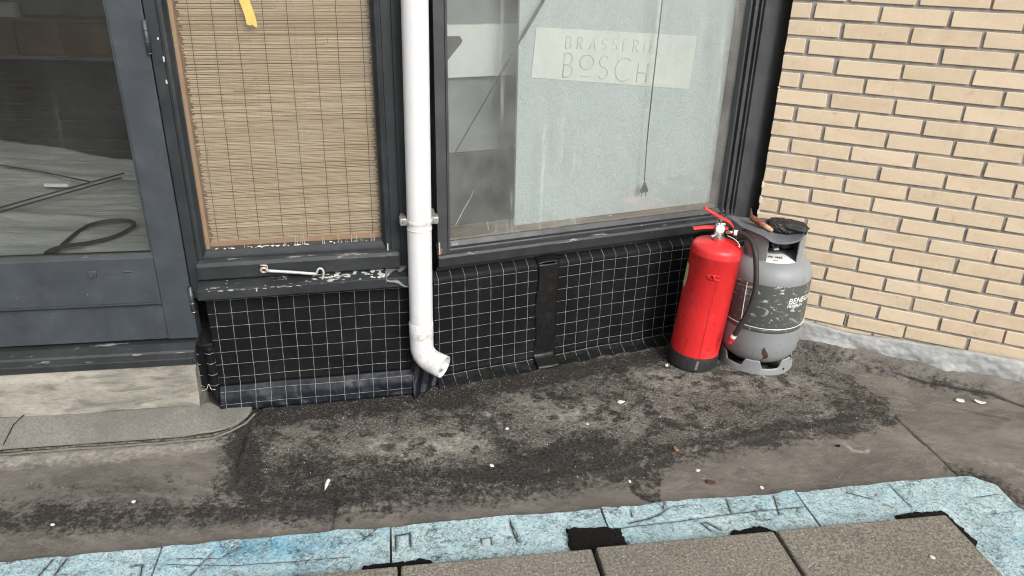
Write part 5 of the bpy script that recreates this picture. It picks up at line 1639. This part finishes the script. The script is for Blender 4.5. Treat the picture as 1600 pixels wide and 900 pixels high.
def foam(name, label, s0, s1, d0, d1, cuts=(), fresh=0, poly=None, seed=0):
    nu, nv = max(20, int((s1 - s0) / 0.0042)), max(12, int((d1 - d0) / 0.0042))
    us = np.linspace(s0, s1, nu + 1); vs_ = np.linspace(d0, d1, nv + 1)
    U, Vv = np.meshgrid(us, vs_)
    e_ = (fbm(U * 16 + seed, np.full_like(U, 3.3), 4) - 0.5) * 0.018
    k = np.exp(-((Vv - d0) / 0.03) ** 2)
    Vn = Vv + e_ * k
    if poly == 'corner':
        # bevelled outer corner
        lim = s1 - np.maximum(0, 0.045 - (Vn - d0)) * 0.95
        U2 = np.where(U > lim, lim - 0.0, U)
        U = np.minimum(U, lim)
        U = U + (fbm(Vn * 18, U * 0 + 5, 3) - 0.5) * 0.012 * np.exp(-((s1 - U) / 0.03) ** 2)
    xx = B0[0] + U * ru[0] + Vn * rn[0]; yy = B0[1] + U * ru[1] + Vn * rn[1]
    h = BT + (fbm(U * 40 + seed, Vv * 40, 4) - 0.5) * 0.0045 + (fbm(U * 9, Vv * 9 + seed, 3) - 0.5) * 0.006
    cut = np.zeros_like(U)
    for pts, w_, kk in cuts:
        d = seg_dist(U, Vv, pts)
        c_ = np.exp(-(d / w_) ** 2) * kk
        cut = np.maximum(cut, c_); h = h - c_ * 0.004
    m_ = MB()
    W_ = nu + 1
    top = [(xx.flat[i], yy.flat[i], h.flat[i]) for i in range(U.size)]
    m_.add(top, [(j * W_ + i, j * W_ + i + 1, (j + 1) * W_ + i + 1, (j + 1) * W_ + i) for j in range(nv) for i in range(nu)])
    bord = [i for i in range(W_)] + [j * W_ + nu for j in range(1, nv + 1)] + [nv * W_ + i for i in range(nu - 1, -1, -1)] + [j * W_ for j in range(nv - 1, 0, -1)]
    o0 = len(m_.v)
    m_.v += [(m_.v[b][0], m_.v[b][1], 0.0) for b in bord]
    nb2 = len(bord)
    m_.f += [(bord[i], bord[(i + 1) % nb2], o0 + (i + 1) % nb2, o0 + i) for i in range(nb2)]
    me_ = bpy.data.meshes.new(name); me_.from_pydata(m_.v, [], m_.f); me_.update()
    me_.materials.append(M['blue_foam'])
    me_.polygons.foreach_set('use_smooth', [True] * len(me_.polygons)); me_.set_sharp_from_angle(angle=radians(50))
    a1 = me_.attributes.new('cut', 'FLOAT', 'POINT'); a1.data.foreach_set('value', np.concatenate([cut.ravel(), np.zeros(nb2)]).astype(np.float32))
    fr_ = np.zeros_like(U)
    if fresh:
        fr_ = np.exp(-(((U - fresh[0]) / fresh[2]) ** 2 + ((Vv - fresh[1]) / fresh[3]) ** 2))
    a2 = me_.attributes.new('fresh', 'FLOAT', 'POINT'); a2.data.foreach_set('value', np.concatenate([fr_.ravel(), np.zeros(nb2)]).astype(np.float32))
    o = bpy.data.objects.new(name, me_); COL.objects.link(o)
    # knife cuts and gouges as thin dark grooves lying in the surface
    for pts, w_, kk in cuts:
        P2 = []
        for (a_, b_), (c_, e2) in zip(pts[:-1], pts[1:]):
            L2 = max(2, int(math.hypot(c_ - a_, e2 - b_) / 0.008))
            P2 += [(a_ + (c_ - a_) * q / L2, b_ + (e2 - b_) * q / L2) for q in range(L2)]
        P2.append(pts[-1])
        path = []
        for u_, v_ in P2:
            i_ = int(np.clip(round((u_ - s0) / (s1 - s0) * nu), 0, nu)); j_ = int(np.clip(round((v_ - d0) / (d1 - d0) * nv), 0, nv))
            jx = random.uniform(-0.0009, 0.0009)
            path.append((B0[0] + (u_ + jx) * ru[0] + v_ * rn[0], B0[1] + (u_ + jx) * ru[1] + v_ * rn[1], float(h[j_, i_]) + 0.0003))
        rr_ = [w_ * (0.30 + 0.25 * kk) * random.uniform(0.6, 1.0) for _ in path]
        rr_[0] *= 0.4; rr_[-1] *= 0.4
        MB().tube(path, rr_, 6, flat=0.45).build('knife_cut', 'groove_grime', o)
    return tag(o, label, 'insulation board', 'foam boards along the pavers')


SPAN = 0.5425
W1 = 0.0042
foam('foam_board', 'weathered blue foam board, leftmost of the row along the pavers', -1.09 - 0.02, -0.5465, 0.0, 0.42,
     [([(-0.785, 0.005), (-0.80, 0.06)], W1, 0.8), ([(-0.755, 0.004), (-0.765, 0.06)], W1, 0.8), ([(-0.60, 0.055), (-0.575, 0.05), (-0.57, 0.09)], W1, 0.7)], 0, None, 1)
foam('foam_board', 'weathered foam board with the brightest blue patch, left of the foremost paver joint', -0.5415, -0.0025, 0.0, 0.42,
     [([(-0.42, 0.03), (-0.46, 0.10), (-0.49, 0.15)], 0.003, 0.8), ([(-0.50, 0.045), (-0.40, 0.055), (-0.36, 0.02)], 0.003, 0.4), ([(-0.52, 0.06), (-0.35, 0.085), (-0.10, 0.09)], 0.003, 0.3),
      ([(-0.075, 0.01), (-0.06, 0.03), (-0.045, 0.01)], 0.0035, 0.6)], (-0.30, 0.035, 0.20, 0.045), None, 2)
foam('foam_board', 'pale blue foam board behind the paver second from left, with a square knife mark', 0.0025, 0.5400, 0.0, 0.42,
     [([(0.012, 0.075), (0.012, 0.028), (0.047, 0.026), (0.047, 0.07)], W1, 0.9), ([(0.30, 0.020), (0.303, 0.06), (0.31, 0.09)], W1, 0.9), ([(0.285, 0.075), (0.31, 0.07)], W1, 0.6), ([(0.22, 0.09), (0.22, 0.068), (0.245, 0.066), (0.245, 0.09)], 0.0034, 0.7), ([(0.30, 0.005), (0.315, 0.09)], 0.003, 0.3)],
     0, None, 3)
foam('foam_board', 'pale blue foam board scored lengthwise, behind the paver third from left', 0.5450, 1.0825, 0.0, 0.42,
     [([(0.56, 0.075), (0.70, 0.072), (0.90, 0.062), (1.08, 0.058)], 0.0026, 0.8), ([(0.60, 0.062), (0.68, 0.045), (0.72, 0.020)], W1, 0.8), ([(0.72, 0.02), (0.77, 0.015)], 0.003, 0.5), ([(0.715, 0.004), (0.705, 0.02)], W1, 0.8), ([(0.80, 0.115), (0.785, 0.085), (0.80, 0.082), (0.825, 0.115)], W1, 0.85), ([(0.885, 0.01), (0.875, 0.065)], W1, 0.7),
      ([(1.02, 0.005), (1.00, 0.08)], W1, 0.7), ([(0.62, 0.01), (0.615, 0.04)], W1, 0.6)], 0, None, 4)
foam('foam_board', 'pale blue foam board forming the right end of the row, its far corner cut off', 1.0875, 1.655, 0.0, 0.147,
     [([(1.36, 0.005), (1.365, 0.10)], W1, 0.5), ([(1.22, 0.02), (1.28, 0.055)], W1, 0.5), ([(1.56, 0.085), (1.64, 0.08)], 0.003, 0.5)], 0, 'corner', 5)
foam('foam_board', 'pale blue foam board running towards the viewer right of the last paver', 1.3, 1.662, 0.1515, 0.70, [([(1.62, 0.3), (1.5, 0.33)], W1, 0.4)], 0, None, 6)
foam('foam_board', 'blue foam board mostly hidden below the last paver', 1.0875, 1.296, 0.1515, 0.42, [], 0, None, 7)

# concrete pavers
PA = math.atan2(1.457 - 1.386, 0.661 - 0.206)
pu = np.array([cos(PA), sin(PA)]); pn = np.array([sin(PA), -cos(PA)])
Q0 = np.array([0.206, 1.3865])
PT0, PT1 = 0.052, 0.090
PL = 0.4545


def pav(s0, s1, dshift, label, tilt=0.0):
    m_ = MB()
    cx, cy = Q0 + pu * (s0 + s1) / 2 + pn * (dshift + 0.225)
    m_.box(-(s1 - s0) / 2, (s1 - s0) / 2, -0.225, 0.225, -(PT1 - PT0), 0, 0.005, 0.0015)
    o = m_.build('concrete_paver', 'exposed_aggregate', None, 'auto')
    o.location = (float(cx), float(cy), PT1 + tilt)
    o.rotation_euler = (0, 0, PA + random.uniform(-0.003, 0.003))
    return tag(o, label, 'paver', 'concrete pavers')


pav(-2 * PL + 0.003, -PL - 0.0035, 0.002, 'speckled concrete paver, leftmost at the bottom edge')
pav(-PL + 0.0035, -0.005, 0.003, 'speckled pale concrete paver second from left, in front of the square knife mark')
pav(0.005, PL - 0.005, -0.002, 'speckled brownish concrete paver third from left')
pav(PL + 0.004, 2 * PL + 0.002, -0.003, 'speckled concrete paver at the right end of the row')
# strip of grit in the joints
for s in (-PL, 0.0, PL):
    p0 = Q0 + pu * s + pn * 0.01; p1 = Q0 + pu * s + pn * 0.45
    MB().tube([(*p0, 0.060), (*((p0 + p1) / 2), 0.061), (*p1, 0.060)], 0.0048, 6).build('joint_grit', 'black_rubber')
for o in [o for o in COL.objects if o.name.startswith('joint_grit')]:
    tag(o, None, None, None, 'stuff')

# rubber pads
def pad(label, poly, z1=0.051, seed=0):
    # rough cut rubber granulate
    rs = np.random.default_rng(seed)
    n_ = len(poly); fine = []
    for i in range(n_):
        a_, b_ = np.array(poly[i]), np.array(poly[(i + 1) % n_])
        k = max(2, int(np.linalg.norm(b_ - a_) / 0.008))
        for j in range(k):
            fine.append(tuple(a_ + (b_ - a_) * j / k + rs.normal(size=2) * 0.0024))
    c = np.mean(np.array(fine), axis=0)
    inner = [tuple(np.array(p) * 0.9 + c * 0.1) for p in fine]
    m_ = MB(); N_ = len(fine)
    vs = [(p[0], p[1], 0.030) for p in fine] + [(p[0], p[1], z1 - 0.004) for p in fine] + [(p[0], p[1], z1 + rs.normal() * 0.0006) for p in inner] + [(c[0], c[1], z1)]
    fs = []
    for i in range(N_):
        i2 = (i + 1) % N_
        fs += [(i, i2, N_ + i2, N_ + i), (N_ + i, N_ + i2, 2 * N_ + i2, 2 * N_ + i), (2 * N_ + i, 2 * N_ + i2, 3 * N_)]
    m_.add(vs, fs)
    o = m_.build('rubber_pad', 'black_rubber', None, 'auto')
    return tag(o, label, 'rubber pad', 'black pads under the pavers')


def lq(s, d):
    p = Q0 + pu * s + pn * d
    return (float(p[0]), float(p[1]))


pad('thin black rubber pad showing at the leftmost paver joint', [lq(-0.538, -0.052), lq(-0.39, -0.056), lq(-0.375, -0.047), lq(-0.372, 0.05), lq(-0.538, 0.05)], seed=1)
pad('large black rubber pad showing behind the joint of the second and third pavers', [lq(-0.040, -0.118), lq(0.07, -0.108), lq(0.095, -0.098), lq(0.105, 0.04), lq(-0.045, 0.04)], seed=2)
pad('half-round black rubber pad behind the joint of the two right pavers', [lq(0.352, -0.032), lq(0.372, -0.050), lq(0.41, -0.060), lq(0.45, -0.064), lq(0.475, -0.048), lq(0.492, -0.020), lq(0.49, 0.05), lq(0.35, 0.05)], seed=3)
pad('angled black rubber pad round the corner of the last paver', [lq(0.822, -0.058), lq(0.94, -0.064), lq(0.958, -0.058), lq(0.970, 0.055), lq(0.955, 0.068), lq(0.88, 0.05), lq(0.82, 0.04)], seed=4)
pad('small black pad stub at the paver edge left of the large pad', [lq(-0.132, -0.014), lq(-0.115, -0.022), lq(-0.098, -0.018), lq(-0.095, 0.03), lq(-0.135, 0.03)], 0.050, seed=5)

# ================================================================== LITTER
def flake(label, x, y, l, wd, rz, mat='paint_flake', cat='paint flake', name='paint_flake', lift=0.0, z=None, grp='pale flakes on the roofing'):
    rs = random.Random(int(x * 1000 + y * 77))
    n_ = 9
    m_ = MB()
    out = []
    for k in range(n_):
        a_ = 2 * pi * k / n_
        q = 1 + rs.uniform(-0.25, 0.25)
        out.append((l / 2 * cos(a_) * q, wd / 2 * sin(a_) * q))
    vs = [(p[0], p[1], 0.001 + abs(p[0]) * lift) for p in out] + [(p[0] * 0.85, p[1] * 0.85, 0.004 + abs(p[0]) * lift) for p in out] + [(0, 0, 0.0046)]
    fs = [tuple(range(n_))[::-1]] + [(k, (k + 1) % n_, n_ + (k + 1) % n_, n_ + k) for k in range(n_)] + [(n_ + k, n_ + (k + 1) % n_, 2 * n_) for k in range(n_)]
    m_.add(vs, fs)
    o = m_.build(name, mat)
    o.location = (x, y, (ground_z(x, y) if z is None else z) + 0.001)
    o.rotation_euler = (0, 0, rz)
    return tag(o, label, cat, grp)


flake('long white paint flake on the grimy roofing left of the damp blot', -0.497, 1.689, 0.011, 0.050, -0.05)
flake('white paint flake on the roofing in front of the fire extinguisher', 0.366, 2.132, 0.024, 0.016, 0.3)
flake('small white flake in the middle of the dark grime', -0.047, 1.789, 0.012, 0.014, 0.5)
flake('white flake nearest the foot of the brick wall, left of its neighbour', 1.513, 2.196, 0.028, 0.020, -0.2, lift=0.2)
flake('curled white flake right of its neighbour by the brick wall', 1.575, 2.188, 0.034, 0.014, -0.5, lift=0.35)
flake('white flake close behind the scored foam board', 0.712, 1.724, 0.010, 0.014, 0.6)
flake('white flake beside the brown leaf right of the damp blot', 0.548, 1.795, 0.013, 0.009, 0.1)
flake('white flake beside the black foot of the extinguisher', 0.556, 2.37, 0.016, 0.012, 0.9, lift=0.4)
flake('small white flake on the grey felt apron', -1.045, 1.937, 0.012, 0.012, 0.2, z=0.038)
flake('tiny white flake on the brown roofing at the far left', -0.995, 1.607, 0.012, 0.009, 0.2)
flake('tiny white flake low on the dark grime line at the far left', -1.16, 1.515, 0.010, 0.007, 0.2)
flake('small white flake behind the large rubber pad', 0.345, 1.742, 0.007, 0.011, 0.4)
flake('pale flake on the roofing above the dark grime', 0.245, 2.0, 0.009, 0.009, 0.4)
flake('white flake left of the dark grime patch', -0.005, 1.965, 0.011, 0.010, 0.0)
flake('white chip on the last paver', 0.998, 1.375, 0.014, 0.008, -0.5, z=PT1)
for lab, x, y, l, wd, rz, mt in [('brown leaf lying near the pale blue boards', 0.573, 1.742, 0.034, 0.015, -0.25, 'leaf_brown'), ('tan leaf stuck upright on the grime edge', 0.500, 1.886, 0.012, 0.026, 0.3, 'leaf_tan'),
                                 ('tiny black leaf scrap on the bare roofing to the right', 1.003, 1.930, 0.018, 0.008, 0.1, 'black_rubber')]:
    flake(lab, x, y, l, wd, rz, mt, 'leaf', 'dead_leaf', 0.15, None, 'dead leaves')
# fine grit and crumbs nobody could count
gm = MB()
rg = random.Random(4)
for k in range(420):
    x, y = rg.uniform(-1.5, 1.6), rg.uniform(1.45, 2.45)
    if (y - 1.494) < 0.162 * (x + 0.291) + 0.01: continue
    if float(poly_sd(np.array(x), np.array(y), patch_poly)) < 0 and rg.random() < 0.7: continue
    if y > 2.12 + 0.35 * (x + 0.3) or (x < -0.75 and y > 1.80): continue
    r = rg.uniform(0.0008, 0.0022) * (1.5 if rg.random() < 0.06 else 1)
    z = ground_z(x, y)
    a_ = rg.uniform(0, 3)
    gm.add([(x + r * cos(a_ + q) * rg.uniform(0.7, 1.2), y + r * sin(a_ + q), z) for q in (0, 2.1, 4.2)] + [(x, y, z + r * 1.2)], [(0, 1, 3), (1, 2, 3), (2, 0, 3)])
gd = MB()
for k in range(1500):
    t_ = rg.random()
    if rg.random() < 0.5:
        x = -0.75 + 1.4 * t_; y = 2.03 + 0.31 * (x + 0.75) + abs(rg.gauss(0, 0.03)) * -1
    else:
        x, y = rg.uniform(-0.75, 1.15), rg.uniform(1.6, 2.35)
        if float(poly_sd(np.array(x), np.array(y), patch_poly)) < 0.01 or y > 2.05 + 0.33 * (x + 0.3): continue
    r = rg.uniform(0.0010, 0.0032) * (1.7 if rg.random() < 0.05 else 1)
    z = ground_z(x, y); a_ = rg.uniform(0, 3)
    gd.add([(x + r * cos(a_ + q) * rg.uniform(0.6, 1.3), y + r * sin(a_ + q), z - 0.0004) for q in (0, 1.6, 3.1, 4.7)] + [(x, y, z + r)], [(0, 1, 4), (1, 2, 4), (2, 3, 4), (3, 0, 4)])
tag(gd.build('roof_crumbs', 'grit_dark'), 'dark crumbs of grit and moss on the roofing felt', None, None, 'stuff')
tag(gm.build('roof_grit', 'seal_white'), 'pale grit and crumbs scattered on the dark roofing', None, None, 'stuff')
